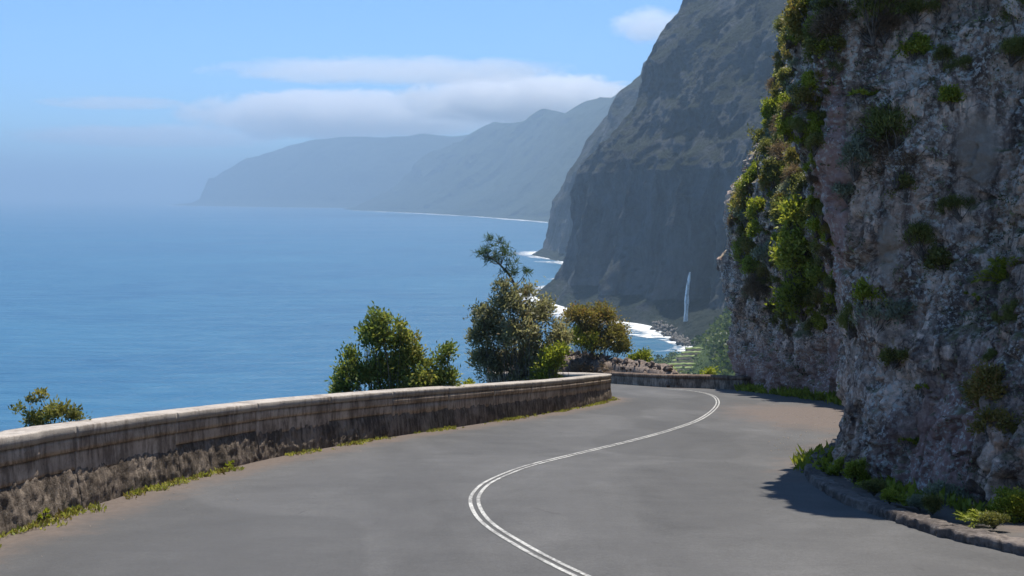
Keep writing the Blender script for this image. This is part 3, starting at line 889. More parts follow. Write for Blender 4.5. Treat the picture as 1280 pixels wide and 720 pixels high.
def bush(name, label_mats, lobes, nclump, per, leaf, clump_r, seed, up=0.35, stem_r=0.02, base=(0, 0, 0), spread=0.5, shell=0.55):
    """foliage mesh and branch mesh of one bush; lobes = [(cx,cy,cz,rx,ry,rz,tint,share)]"""
    rng = np.random.default_rng(seed)
    fol, br = Mix(), Mix()
    sh = np.array([l[7] for l in lobes], float); sh /= sh.sum()
    base = np.array(base, float)
    for li, l in enumerate(lobes):
        k = max(3, int(nclump * sh[li]))
        d = unit(k, rng)
        d[:, 2] = np.where(d[:, 2] < -0.35, -d[:, 2] * 0.5, d[:, 2])
        rad = (shell + (1 - shell) * rng.random(k) ** 0.6) * (0.82 + 0.4 * vnoise(d * 2.3 + seed, seed))
        Cc = np.array(l[:3]) + d * rad[:, None] * np.array(l[3:6])
        for c_, dd in zip(Cc, d):
            n = max(4, int(per * rng.uniform(0.6, 1.4)))
            off = rng.normal(size=(n, 3)) * clump_r * rng.uniform(0.7, 1.25)
            Dv = dd * 0.55 + unit(n, rng) * 0.75 + np.array([0, 0, up])
            Dv /= np.linalg.norm(Dv, axis=1)[:, None]
            Vv, F = leafset(c_ + off, Dv, leaf[0], leaf[1], rng)
            tt = np.clip(l[6] + rng.normal() * 0.13 + rng.normal(size=n) * 0.14, 0.02, 0.98)
            fol.add(Vv, F, tt)
        for c_ in Cc[::4]:
            mid = base + (c_ - base) * 0.55 + rng.normal(size=3) * 0.06 * np.linalg.norm(c_ - base) + np.array([0, 0, 0.05])
            p = np.array([base + rng.normal(size=3) * stem_r, mid, c_])
            p = catmull(p, 3)
            br.add(*tube(p, np.linspace(stem_r, stem_r * 0.25, len(p)), 4))
    return fol.mesh(name + '_foliage', label_mats), br.mesh(name + '_branches', M['bark'])

def plant(name, meshes, label, cat, group, loc, size, axis=None, rotz=0.0, stem='branch_work'):
    o = empty(name, loc)
    o.scale = (size,) * 3 if isinstance(size, (int, float)) else size
    q_ = Matrix.Rotation(rotz, 4, 'Z').to_quaternion()
    if axis is not None:
        q_ = Vector(axis).normalized().to_track_quat('Z', 'Y') @ q_
    o.rotation_mode = 'QUATERNION'
    o.rotation_quaternion = q_
    tag(o, label, cat, group)
    obj('foliage', meshes[0], o); obj(stem, meshes[1], o)
    return o

# --- unit-size plants (about 1 m across), shared by every copy
def dome(n, seed, tint=0.5, flat=1.0):
    r = np.random.default_rng(seed)
    out = [(0, 0, 0.32, 0.36, 0.36, 0.34 * flat, tint, 3)]
    for k in range(n):
        a = r.uniform(0, 6.28); q_ = r.uniform(0.12, 0.3)
        out.append((math.cos(a) * q_, math.sin(a) * q_, r.uniform(0.2, 0.55) * flat, r.uniform(.14, .24), r.uniform(.14, .24), r.uniform(.14, .26) * flat, tint + r.uniform(-.15, .15), 1))
    return out
KIND = {}
for nm, lm, leaf, ncl, per, cr, up in (
        ('heath', 'heath', (0.055, 0.013), 300, 60, 0.045, 0.9),
        ('olive', 'olive', (0.075, 0.036), 200, 26, 0.055, 0.35),
        ('lime', 'lime', (0.075, 0.042), 200, 26, 0.055, 0.4),
        ('silver', 'silver', (0.085, 0.028), 170, 24, 0.05, 0.4),
        ('rust', 'rust', (0.07, 0.032), 190, 26, 0.055, 0.3),
        ('dry', 'dry', (0.11, 0.013), 190, 30, 0.06, 0.1)):
    KIND[nm] = [bush(nm + str(k), M['leaf_' + lm], dome(5, 50 + k * 7 + len(nm), 0.5, (1.0, 1.25, 0.8)[k]), ncl, per, leaf, cr, 100 + k + len(nm) * 10, up, 0.010, shell=0.3) for k in range(3)]

# rosette cluster: fleshy leaves round short stalks
def rosettes(seed, n, lm, R=0.16, leafn=20):
    rng = np.random.default_rng(seed); fol, br = Mix(), Mix()
    for k in range(n):
        a = rng.uniform(0, 6.28); rr = 0.42 * math.sqrt(rng.random())
        c_ = np.array([math.cos(a) * rr, math.sin(a) * rr, 0.18 + 0.25 * rng.random() * (1 - rr)])
        ax = np.array([c_[0], c_[1], 0.8]); ax /= np.linalg.norm(ax)
        br.add(*tube(np.array([[c_[0] * .5, c_[1] * .5, 0.0], c_ * 0.7, c_]), [0.02, 0.016, 0.012], 5))
        i = np.arange(leafn)
        th = i * 2.4; el = np.interp(i, [0, leafn - 1], [1.35, 0.15])
        A = np.cross(ax, [0.2, 0.9, 0.1]); A /= np.linalg.norm(A); Bv = np.cross(ax, A)
        Dv = (np.cos(th)[:, None] * A + np.sin(th)[:, None] * Bv) * np.cos(el)[:, None] + ax * np.sin(el)[:, None]
        Vv, F = leafset(np.repeat(c_[None], leafn, 0), Dv, R * rng.uniform(.7, 1.2), R * 0.42, rng, 0.4)
        fol.add(Vv, F, np.clip(0.5 + rng.normal() * .15 + rng.normal(size=leafn) * .12, 0.02, .98))
    return fol.mesh('rosette_foliage', M['leaf_' + lm]), br.mesh('rosette_stalks', M['bark'])
KIND['rosette'] = [rosettes(5, 16, 'lime'), rosettes(6, 12, 'lime')]
KIND['pale_rosette'] = [rosettes(8, 14, 'silver', 0.2, 24)]
def fern(seed, lm):
    rng = np.random.default_rng(seed); fol, br = Mix(), Mix()
    for k in range(26):
        a = rng.uniform(0, 6.28); ln = rng.uniform(0.4, 0.62); el = rng.uniform(0.5, 1.3)
        t_ = np.linspace(0, 1, 10)
        hx = ln * t_ * math.cos(el) * 1.2; hz = ln * (t_ * math.sin(el) * 1.2 - 0.5 * t_ ** 2)
        P_ = np.stack([np.cos(a) * hx, np.sin(a) * hx, hz + 0.02], -1)
        br.add(*tube(P_, np.linspace(.006, .002, 10), 3))
        tang = np.gradient(P_, axis=0); tang /= np.linalg.norm(tang, axis=1)[:, None]
        sd = np.cross(tang, [0, 0, 1.0]); sd /= np.linalg.norm(sd, axis=1)[:, None] + 1e-9
        for sg in (-1, 1):
            Dv = sd * sg + tang * 0.6; Dv /= np.linalg.norm(Dv, axis=1)[:, None]
            for jj in range(2):
                Vv, F = leafset(P_[1:] + tang[1:] * 0.02 * jj, Dv[1:], 0.13, 0.03, rng, 0.3)
                fol.add(Vv, F, np.clip(.5 + rng.normal(size=len(F)) * .18, .02, .98))
    return fol.mesh('fern_foliage', M['leaf_' + lm]), br.mesh('fern_stalks', M['bark'])
KIND['fern'] = [fern(3, 'lime'), fern(4, 'broad')]

rr = random.Random(11)
def on_cliff(kind, px, py, size_px, label, group=None, name=None, cat='shrub', out=0.55, stretch=1.0, push=0.0):
    p, n = hit(px, py)
    if p is None: return None
    dist = (p - ORG).length
    sz = size_px / FPX * dist * 1.45
    ax = Vector(n) * out + Vector((0, 0, 0.75))
    if n.z < -0.5: ax = Vector((n.x, n.y, 0.6))
    vs = KIND[kind]
    return plant(name or {'heath': 'heath_shrub', 'fern': 'fern', 'rosette': 'rosette_plant', 'pale_rosette': 'rosette_plant'}.get(kind, 'shrub'),
        vs[rr.randrange(len(vs))], label, cat, group, p - Vector(n) * 0.06 * sz + Vector((-0.9, -0.4, 0)) * push - Vector((0, 0, 0.28 * sz)), (sz, sz, sz * stretch), ax, rr.uniform(0, 6.28))

# singled out plants on the near rock
one = [
 ('heath', 1118, 168, 78, 'large dark green heath bush bulging from the middle of the near rock face'),
 ('dry', 1120, 208, 62, 'brown withered skirt of twigs hanging beneath the large heath bush on the rock', ),
 ('heath', 1152, 304, 44, 'dark rounded heath bush with a pale dead twig below the bare earth scar'),
 ('heath', 1200, 260, 36, 'bright green tufted heath shrub just under the bare earth scar'),
 ('fern', 1256, 336, 44, 'green fern rosette hanging from the rock with brown fronds below'),
 ('heath', 1258, 404, 28, 'small upright green heath tuft beside white lichen on the rock'),
 ('heath', 1245, 446, 20, 'tiny bright green heath sprig between ochre plants on the rock'),
 ('silver', 1210, 502, 44, 'silvery grey leafy plant beside ochre moss low on the near rock'),
 ('silver', 1182, 628, 50, 'silvery grey herb standing behind the kerb against the rock foot'),
 ('rosette', 1152, 486, 20, 'small lime green rosette alone on the lower rock above the purple face'),
 ('rosette', 1138, 554, 24, 'pale lime rosette on the purple lower face of the near rock'),
 ('lime', 1088, 372, 44, 'yellow green leafy shrub in the cleft below the brown streak'),
 ('heath', 1066, 405, 42, 'dark heath tuft above pale hanging grass at the rock corner'),
 ('silver', 1095, 400, 60, 'pale straw coloured hanging plant next to the dark heath tuft'),
 ('rosette', 1078, 120, 26, 'small lime rosette shrub above the large heath bush'),
 ('lime', 1142, 62, 34, 'bright green leafy shrub under the cliff top bushes'),
 ('heath', 1178, 76, 30, 'olive heath tuft, left of a close pair on the upper near rock'),
 ('heath', 1194, 88, 34, 'olive heath tuft, right of a close pair on the upper near rock'),
 ('lime', 1190, 124, 32, 'yellow green tuft directly below the close pair of heath tufts'),
 ('heath', 1090, 22, 74, 'tall dark green heath bush at the top of the near rock'),
 ('dry', 1106, 36, 40, 'dry brown shrub leaning against the tall heath bush above'),
 ('heath', 1144, 8, 42, 'olive heath bush next to the tall heath bush on the cliff top'),
 ('heath', 1174, 10, 32, 'bright green heath bush at the end of the cliff top row'),
 ('heath', 1272, 30, 54, 'green heath shrub clinging beside pale grey rock, upper of two'),
 ('heath', 1268, 62, 38, 'green heath shrub clinging beside pale grey rock, lower of two'),
 ('silver', 1070, 205, 46, 'pale silvery shrub patch beside the purple rock band'),
 ('silver', 1215, 405, 40, 'whitish lichen-like silver shrub on the rock left of a green tuft'),
 ('olive', 1180, 330, 40, 'thin yellow olive creeper beside the dark rounded heath bush'),
 ('rosette', 1214, 372, 18, 'tiny orange tinged rosette on the rock below the fern'),
 ('rust', 1238, 490, 50, 'ochre and rust coloured plant patch beside the silvery grey leaves'),
 ('rust', 1240, 530, 46, 'ochre mossy plant cushion under the rust coloured patch'),
 ('olive', 1118, 445, 34, 'dull olive wisp of a plant on the grey lower rock'),
 ('silver', 1060, 240, 30, 'small silvery tuft on the edge of the purple rock band'),
 ('olive', 1132, 238, 34, 'yellow green sprig below the withered skirt of the heath bush'),
]
for e in one:
    on_cliff(e[0], e[1], e[2], e[3], e[4])
# large yellow green bush and its neighbours on the far buttress
p, n = hit(1006, 395)
y_ = p.y - 0.9
k_ = y_ / FPX
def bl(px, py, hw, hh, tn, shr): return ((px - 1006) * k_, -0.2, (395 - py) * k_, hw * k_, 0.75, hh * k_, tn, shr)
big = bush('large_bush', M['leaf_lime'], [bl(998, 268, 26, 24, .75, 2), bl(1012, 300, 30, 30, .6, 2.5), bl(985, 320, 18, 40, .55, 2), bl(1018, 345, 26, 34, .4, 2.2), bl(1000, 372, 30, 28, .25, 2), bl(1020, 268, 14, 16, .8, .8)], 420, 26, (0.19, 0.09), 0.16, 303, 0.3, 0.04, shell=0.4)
plant('large_bush', big, 'big sunlit yellow green bush hanging down the middle of the far buttress', 'bush', None, ((1006 - 640) * k_, y_, p.z), 1.0)
on_cliff('rust', 936, 262, 46, 'rust brown bush on the outermost bulge of the far buttress')
on_cliff('rust', 1012, 14, 60, 'reddish brown bush at the top of the far buttress')
on_cliff('dry', 1040, 40, 46, 'dry twiggy red-brown bush beside the reddish bush at the buttress top')
# carpet of shrubs over the far buttress
spots = []
zone = np.array([(985, 2), (1045, 2), (1050, 60), (1030, 150), (1022, 215), (1040, 300), (1045, 400), (1010, 425), (965, 420), (935, 330), (915, 290), (918, 250), (945, 215), (958, 150), (968, 90), (978, 40)], float)
while len(spots) < 190:
    p = (rr.uniform(912, 1052), rr.uniform(0, 430))
    if inside(np.array([p]), zone)[0] and all((p[0] - a[0]) ** 2 + (p[1] - a[1]) ** 2 > 60 for a in spots): spots.append(p)
def where(x, y):
    if math.hypot(x - 1004, (y - 320) * 0.7) < 62: return 'around the big yellow green bush on the far buttress'
    if y < 75: return 'in the thicket at the top of the far buttress'
    if x < 968 + (200 - y) * 0.03 and y < 300: return 'along the outer edge of the far buttress'
    if y > 345: return 'above the bare purple foot of the far buttress'
    if x > 1008: return 'beside the purple rock band on the far buttress'
    return 'in the middle of the green cloak on the far buttress'
DESC = {'olive': 'olive green leafy shrub', 'lime': 'sunlit yellow green shrub', 'heath': 'fine leaved dark green heath', 'silver': 'pale grey green shrub', 'rust': 'brownish leafy shrub', 'dry': 'dry twiggy shrub'}
for (x, y) in spots:
    edge = x < 970 + (240 - y) * 0.05
    kd = rr.choices(['olive', 'lime', 'heath', 'silver', 'rust', 'dry'], [5, 6 if edge else 3.5, 1.6, 2.4, 2, 2])[0]
    on_cliff(kd, x, y, rr.uniform(14, 33), DESC[kd] + ' ' + where(x, y), kd + ' shrubs ' + where(x, y))
# silhouette plants at the buttress edge
for (x, y, sz, kd) in [(984, 30, 26, 'heath'), (980, 62, 26, 'olive'), (970, 95, 26, 'lime'), (963, 135, 28, 'lime'), (962, 160, 24, 'rust'), (962, 190, 26, 'olive'), (948, 215, 30, 'lime'), (934, 232, 28, 'lime'), (922, 250, 24, 'rust'), (922, 285, 26, 'olive'), (928, 306, 24, 'heath'), (930, 372, 18, 'silver'), (936, 330, 24, 'lime')]:
    on_cliff(kd, x + 4, y, sz, DESC[kd] + ' ' + where(x, y), kd + ' shrubs ' + where(x, y))

# thin lone sapling on the buttress edge, against the hazy headland
p, n = hit(948, 222)
if p is not None:
    mx, mb = Mix(), Mix(); rng = np.random.default_rng(9)
    for k in range(3):
        top_ = np.array([-0.35 + 0.16 * k, 0, 1.9 - 0.35 * k])
        pth = catmull(np.array([[0, 0, 0], top_ * 0.5 + np.array([0.06, 0, 0]), top_]), 4)
        mb.add(*tube(pth, np.linspace(0.022, 0.006, len(pth)), 4))
        n_ = 34
        Dv = unit(n_, rng) * 0.7 + np.array([0, 0, 0.8]); Dv /= np.linalg.norm(Dv, axis=1)[:, None]
        Vv, F = leafset(top_ + rng.normal(size=(n_, 3)) * np.array([.06, .06, .13]), Dv, 0.17, 0.05, rng)
        mx.add(Vv, F, np.clip(.5 + rng.normal(size=n_) * .2, 0.02, .98))
    plant('sapling', (mx.mesh('sapling_leaves', M['leaf_olive']), mb.mesh('sapling_stem', M['bark'])), 'thin bare stemmed sapling on the buttress edge against the hazy headland', 'sapling', None, p - Vector((0, 0, 0.1)), 1.0, stem='stem')

# small rock plants and mats over the cliff: uncounted cover
mx = Mix(); rng = np.random.default_rng(77)
cnt = 0
for k in range(2600):
    x = rng.uniform(918, 1280); y = rng.uniform(0, 640)
    if vnoise(np.array([x / 38.0, y / 38.0, 0.5]), 5) < -0.05 and rng.random() < 0.85: continue
    if math.hypot((x - 1222) / 45, (y - 185) / 65) < 1 : continue
    if x < 1130 and y > 470 and rng.random() < 0.75: continue
    p, n = hit(x, y)
    if p is None: continue
    dist = (p - ORG).length
    r_ = rng.uniform(2.0, 6.5) / FPX * dist
    n_ = 16
    nn = np.array(n)
    off = unit(n_, rng) * r_ * rng.random((n_, 1)) ** 0.5
    off -= nn * (off @ nn)[:, None] * 0.6
    Dv = nn * 0.7 + unit(n_, rng) * 0.8 + np.array([0, 0, 0.35]); Dv /= np.linalg.norm(Dv, axis=1)[:, None]
    Vv, F = leafset(np.array(p) + off, Dv, r_ * 0.75, r_ * 0.30, rng)
    mx.add(Vv, F, np.clip(rng.beta(2, 2) + rng.normal(size=n_) * .12, .02, .98))
    cnt += 1
M['leaf_cover'] = leaf_mat('leaf_cover', [(0.0, (0.05, 0.055, 0.03)), (0.3, (0.09, 0.10, 0.04)), (0.5, (0.17, 0.17, 0.09)), (0.75, (0.30, 0.30, 0.24)), (1.0, (0.30, 0.33, 0.08))], 0.2)
o = obj('rock_plants', mx.mesh('rock_plants', M['leaf_cover'])); tag(o, 'small mats and tufts of rock plants scattered over the cliff', 'rock plants', kind='stuff')

# --- bed behind the kerb and verge at the far rock foot
def at_ground(px, py): 
    x, y = ground(px, py); return Vector((x, y, gz(x, y)))
bed = [('lime', 1068, 606, 34), ('lime', 1050, 596, 26), ('olive', 1092, 622, 30), ('lime', 1112, 632, 28), ('fern', 1132, 636, 34), ('silver', 1150, 640, 30), ('fern', 1226, 658, 36), ('lime', 1262, 652, 46), ('olive', 1242, 664, 30), ('fern', 1205, 655, 28), ('olive', 1165, 646, 26), ('lime', 1046, 580, 26), ('fern', 1085, 615, 26)]
BD = {'lime': 'bright yellow green weed in the narrow bed behind the kerb', 'olive': 'dull olive weed in the narrow bed behind the kerb', 'fern': 'arching fern in the narrow bed behind the kerb', 'silver': 'grey green herb next to ferns in the narrow bed behind the kerb'}
for kd, x, y, sz in bed:
    p = at_ground(x, y); s_ = sz / FPX * (p - ORG).length
    plant({'fern': 'fern'}.get(kd, 'weed'), KIND[kd][rr.randrange(len(KIND[kd]))], BD[kd], 'plant', kd + ' plants behind the kerb', p + Vector((0, 0, 0.02)), s_, None, rr.uniform(0, 6.28))
mx = Mix(); rng = np.random.default_rng(31)
def tuft(mx, c_, r_, n_, rng, t0=0.5, h=1.0):
    off = np.column_stack([rng.normal(size=(n_, 2)) * r_ * 0.5, np.zeros(n_)])
    Dv = unit(n_, rng) * 0.7 + np.array([0, 0, 0.9]); Dv /= np.linalg.norm(Dv, axis=1)[:, None]
    Vv, F = leafset(c_ + off, Dv, r_ * h, r_ * 0.32, rng)
    mx.add(Vv, F, np.clip(t0 + rng.normal(size=n_) * .2, .02, .98))
CSn = arclen(CLIFF)
for k in range(900):                        # along the rock foot
    s_ = rng.uniform(0, CSn[-1])
    c_ = at_len(CLIFF, CSn, np.array([s_]))[0]
    if not 5 < c_[1] < 46: continue
    if 16 < c_[1] < 30: continue
    n_ = at_len(CLIFF, CSn, np.array([s_ + .3]))[0] - c_; n_ /= np.linalg.norm(n_)
    o_ = rng.uniform(0.05, 0.55 if c_[1] < 16 else 0.8)
    x, y = c_[0] - n_[1] * o_, c_[1] + n_[0] * o_
    tuft(mx, np.array([x, y, gz(x, y)]), rng.uniform(.08, .18) * (1 if c_[1] < 16 else 2.0), 16, rng, 0.35)
o = obj('verge_growth', mx.mesh('verge_growth', M['leaf_lime'])); tag(o, 'low green weeds along the foot of the rock', 'weeds', kind='stuff')
# weeds in the joint at the foot of the parapet
mx = Mix()
for k in range(2000):
    s_ = rng.uniform(0, WS[-1])
    c_ = at_len(WALL, WS, np.array([s_]))[0]
    if not 7 < c_[1] < 40 : continue
    if vnoise(np.array([s_ * 1.1, 3.1, 0.2]), 9) + (c_[1] - 24) * 0.02 + rng.normal() * 0.3 < 0.0: continue
    T_ = at_len(WALL, WS, np.array([s_ + .2]))[0] - c_; T_ /= np.linalg.norm(T_)
    o_ = 0.05 + abs(rng.normal()) * 0.11
    x, y = c_[0] + T_[1] * o_, c_[1] - T_[0] * o_
    tuft(mx, np.array([x, y, gz(x, y)]), rng.uniform(.03, .09), 12, rng, rng.uniform(0.15, 0.9), 0.8)
o = obj('wall_foot_weeds', mx.mesh('wall_foot_weeds', M['leaf_weed'])); tag(o, 'straggling yellow green weeds along the foot of the parapet', 'weeds', kind='stuff')
p = at_ground(52, 652); plant('weed', KIND['rosette'][0], 'leafy lime green weed alone at the blackened foot of the parapet', 'weed', None, p, 0.26)
p = at_ground(283, 586); plant('weed', KIND['rosette'][1], 'yellow green weed clump where the parapet weeds begin', 'weed', None, p, 0.24)
p = at_ground(336, 571); plant('weed', KIND['rosette'][0], 'pale yellow weed clump at a parapet joint', 'weed', None, p, 0.28)

# --- bushes beyond the parapet
def beyond(px, py, d_off, label, name, lobes, lm, ncl, per, leaf, cr, seed, up=0.35, top_py=None, cat='bush', h=None, shell=0.35, stem=0.016):
    """a bush rooted on the hillside at horizontal distance y, local metres"""
    y = d_off
    x = (px - 640) / FPX * y
    z = hill_z(x, y)
    meshes = bush(name, M['leaf_' + lm], lobes, ncl, per, leaf, cr, seed, up, stem, shell=shell)
    return plant(name, meshes, label, cat, None, (x, y, z), 1.0)
def zpix(py, y):     # height of a pixel row at forward distance y
    d = ray(640, py); return CAMZ + d.z / d.y * y
def lobes_px(px0, y, specs):
    """specs: (px, py, half width px, half height px, tint, share) -> lobes local to the root of the bush"""
    x0 = (px0 - 640) / FPX * y; z0 = hill_z(x0, y)
    out = []
    for i, (px, py, hw, hh, tn, shr) in enumerate(specs):
        k = y / FPX
        out.append(((px - px0) * k, math.sin(i * 2.1) * hw * k * 0.5, zpix(py, y) - z0, hw * k, max(hw, hh) * 0.8 * k, hh * k, tn, shr))
    return out
y = 22.6
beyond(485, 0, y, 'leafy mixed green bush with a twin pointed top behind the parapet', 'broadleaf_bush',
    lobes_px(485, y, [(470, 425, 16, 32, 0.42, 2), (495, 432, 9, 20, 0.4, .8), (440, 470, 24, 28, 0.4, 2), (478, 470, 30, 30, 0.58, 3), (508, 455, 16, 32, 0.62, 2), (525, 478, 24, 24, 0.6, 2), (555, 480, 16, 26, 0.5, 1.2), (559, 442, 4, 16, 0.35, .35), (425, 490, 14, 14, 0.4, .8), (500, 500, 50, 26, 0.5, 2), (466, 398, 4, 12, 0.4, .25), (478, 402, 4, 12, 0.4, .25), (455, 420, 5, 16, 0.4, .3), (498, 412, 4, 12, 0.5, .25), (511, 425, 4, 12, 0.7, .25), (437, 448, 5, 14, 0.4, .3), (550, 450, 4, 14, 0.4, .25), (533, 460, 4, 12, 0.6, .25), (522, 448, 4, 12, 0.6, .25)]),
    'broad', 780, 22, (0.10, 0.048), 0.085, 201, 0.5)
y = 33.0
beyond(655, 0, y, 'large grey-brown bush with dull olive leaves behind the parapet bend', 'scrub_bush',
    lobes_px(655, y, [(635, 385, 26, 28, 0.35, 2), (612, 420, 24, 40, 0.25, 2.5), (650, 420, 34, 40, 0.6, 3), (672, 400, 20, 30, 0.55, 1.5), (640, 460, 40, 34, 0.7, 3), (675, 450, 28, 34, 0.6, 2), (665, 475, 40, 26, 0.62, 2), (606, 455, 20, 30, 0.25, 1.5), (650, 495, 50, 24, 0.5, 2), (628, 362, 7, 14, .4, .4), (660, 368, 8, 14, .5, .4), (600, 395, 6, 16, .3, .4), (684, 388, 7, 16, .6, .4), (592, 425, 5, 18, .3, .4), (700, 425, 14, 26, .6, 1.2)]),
    'grey_brown', 900, 24, (0.15, 0.055), 0.12, 202, 0.3)
y = 32.0
beyond(690, 0, y, 'bright lime green shrub tucked behind the parapet end', 'lime_shrub',
    lobes_px(690, y, [(690, 455, 18, 22, 0.5, 2), (680, 478, 22, 14, 0.5, 2), (702, 440, 9, 14, 0.45, .8)]), 'lime', 120, 20, (0.13, 0.06), 0.10, 203)
y = 26.5
beyond(588, 0, y, 'small yellow green shrub peeking over the parapet beside a dark bush', 'lime_shrub',
    lobes_px(588, y, [(585, 484, 10, 9, 0.6, 1), (602, 490, 8, 5, 0.5, .6)]), 'lime', 36, 20, (0.08, 0.04), 0.05, 204)
y = 58.0
beyond(745, 0, y, 'rounded bush with rusty olive leaves above the rubble mound', 'rusty_bush',
    lobes_px(745, y, [(722, 398, 24, 22, 0.62, 2), (755, 400, 24, 24, 0.6, 2), (770, 420, 18, 26, 0.45, 1.6), (735, 418, 30, 20, 0.5, 2), (778, 436, 12, 14, 0.3, 1), (748, 432, 26, 14, 0.3, 1.2)]), 'rust', 560, 26, (0.17, 0.075), 0.16, 205)
y = 57.0
beyond(722, 0, y, 'fresh green upright shrub in front of the rusty bush', 'green_shrub',
    lobes_px(722, y, [(714, 428, 14, 18, 0.35, 1.5), (735, 432, 14, 16, 0.35, 1.3)]), 'lime', 110, 24, (0.18, 0.05), 0.12, 206, 1.0)
y = 55.5
beyond(803, 0, y, 'small bright green bush beside the rubble mound at the bend', 'green_shrub',
    lobes_px(803, y, [(806, 449, 10, 10, 0.5, 1.5), (795, 452, 9, 10, 0.15, 1)]), 'lime', 70, 22, (0.16, 0.07), 0.11, 207)
y = 51.5
for px_, lb in ((888, 'lime tuft peeping over the middle of the low mossy wall'), (838, 'lime tuft at the mound end of the low mossy wall')):
    beyond(px_, 0, y, lb, 'lime_shrub', lobes_px(px_, y, [(px_, 467 if px_ > 850 else 466, 9, 5, 0.55, 1)]), 'lime', 30, 20, (0.14, 0.07), 0.09, 208 + px_)
y = 11.2
beyond(58, 0, y, 'small bronze green shrub with bare stalks beyond the near parapet', 'broadleaf_bush',
    lobes_px(58, y, [(68, 518, 22, 16, 0.55, 2), (38, 530, 16, 12, 0.5, 1.2), (42, 496, 4, 9, 0.8, .35), (85, 522, 12, 9, 0.5, .8), (28, 524, 8, 10, 0.6, .6), (13, 514, 2, 7, 0.5, .1), (29, 503, 2, 8, 0.3, .1)]),
    'olive', 90, 18, (0.055, 0.024), 0.032, 209, 0.4, stem=0.008)

# leaning young pine rising out of the big bush
y = 33.6
x0 = (655 - 640) / FPX * y; z0 = hill_z(x0, y)
k_ = y / FPX
def lp(px, py, dy=0.0): return np.array([(px - 655) * k_, dy, zpix(py, y) - z0])
trunk = catmull(np.array([[0, 0, 0], lp(657, 430), lp(650, 380, .1), lp(640, 350, .1), lp(628, 334, 0), lp(614, 322, 0)]), 6)
mb, mx = Mix(), Mix(); rng = np.random.default_rng(12)
mb.add(*tube(trunk, np.linspace(0.085, 0.022, len(trunk)), 7))
tips = [lp(608, 315), lp(618, 310, .2), lp(628, 314, -.2), lp(634, 322, .1), lp(612, 326, .15), lp(622, 320, -.15), lp(641, 334, .1), lp(657, 341, .1), lp(632, 345, -.1), lp(604, 318, .1), lp(634, 308, 0.1)]
for tp in tips:
    j = np.argmin(np.linalg.norm(trunk - tp - np.array([0.1, 0, -0.3]), axis=1))
    mb.add(*tube(catmull(np.array([trunk[j], (trunk[j] + tp) / 2 + np.array([0, 0, -0.05]), tp]), 3), np.linspace(0.022, 0.008, 7), 5))
    for q2 in range(3):
        c_ = tp + rng.normal(size=3) * 0.13
        n_ = 46
        Dv = unit(n_, rng) + np.array([0, 0, 0.45]); Dv /= np.linalg.norm(Dv, axis=1)[:, None]
        Vv, F = leafset(np.repeat(c_[None], n_, 0) + rng.normal(size=(n_, 3)) * 0.05, Dv, 0.20, 0.022, rng)
        mx.add(Vv, F, np.clip(.45 + rng.normal() * .15 + rng.normal(size=n_) * .15, .02, .98))
plant('young_pine_tree', (mx.mesh('pine_crown', M['leaf_pine']), mb.mesh('pine_trunk', M['bark'], True)), 'leaning young pine with tufted crown rising out of the big bush', 'tree', None, (x0, y, z0), 1.0, stem='trunk')

# ------------------------------------------------------------------ rubble mound at the bend
def stone_mesh(seed):
    rng = np.random.default_rng(seed)
    import bmesh
    bm = bmesh.new(); bmesh.ops.create_icosphere(bm, subdivisions=1, radius=0.5)
    V = np.array([v.co[:] for v in bm.verts])
    for i in range(6):
        n_ = unit(1, rng)[0]; d_ = rng.uniform(0.2, 0.4)
        ex = np.clip(V @ n_ - d_, 0, None); V -= ex[:, None] * n_
    V += fbm(V * 3 + seed, 3, 0.5, seed)[:, None] * V * 0.25
    F = np.array([[v.index for v in f.verts] for f in bm.faces])
    bm.free()
    return mesh_np('stone', V * np.array([1.1, 0.9, 0.75]), F, M['stone'])
STONES = [stone_mesh(k) for k in range(6)]
mound = empty('rubble_mound', (5.2, 53.5, gz(0, 53.5)))
tag(mound, 'mound of dark weathered rubble at the outside of the bend', 'rubble')
rng = np.random.default_rng(55)
FS = arclen(FAR)
k = 0
while k < 290:
    u_ = rng.uniform(0, 1); x = 1.0 + 6.9 * u_
    jy = np.interp(x, FAR[:, 0], FAR[:, 1]) + 0.2
    dd = rng.uniform(0, 2.6)
    prof = np.interp(u_, [0, .25, .5, .8, 1.0], [1.0, 1.5, 1.35, 0.95, 0.75])
    zt = prof * min(1.0, 0.35 + dd / 1.6)
    zb = gz(0, jy) + zt * rng.random() ** 0.35 - 0.05
    o = obj('stone', STONES[int(rng.integers(6))], mound)
    s_ = rng.uniform(0.18, 0.5)
    o.location = Vector((x, jy + dd, zb)) - mound.location
    o.scale = (s_, s_, s_ * rng.uniform(.7, 1)); o.rotation_euler = rng.uniform(0, 6.28, 3)
    k += 1
# body of earth under the stones
xs = np.linspace(-1.5, 8.3, 50); dd = np.linspace(-0.1, 6, 30)
X_, D_ = np.meshgrid(xs, dd, indexing='ij')
jy = np.interp(X_, FAR[:, 0], FAR[:, 1])
prof = np.interp((X_ - 1) / 6.9, [-.4, 0, .25, .5, .8, 1.0, 1.07], [.6, .85, 1.3, 1.15, .8, .6, .1])
Z_ = gz(0, jy) - 0.15 + prof * np.clip(D_ / 1.0 + 0.05, 0, 1) * np.clip((6 - D_) / 2.5, -1.5, 1)
Pm = np.stack([X_, jy + 0.25 + D_, Z_], -1)
Pm[..., 2] += fbm(Pm / 0.7, 4, 0.6, 2) * 0.22
o = obj('earth_core', mesh_np('earth_core', Pm.reshape(-1, 3), grid_faces(50, 30), M['stone'], True), mound); seat(o, mound)
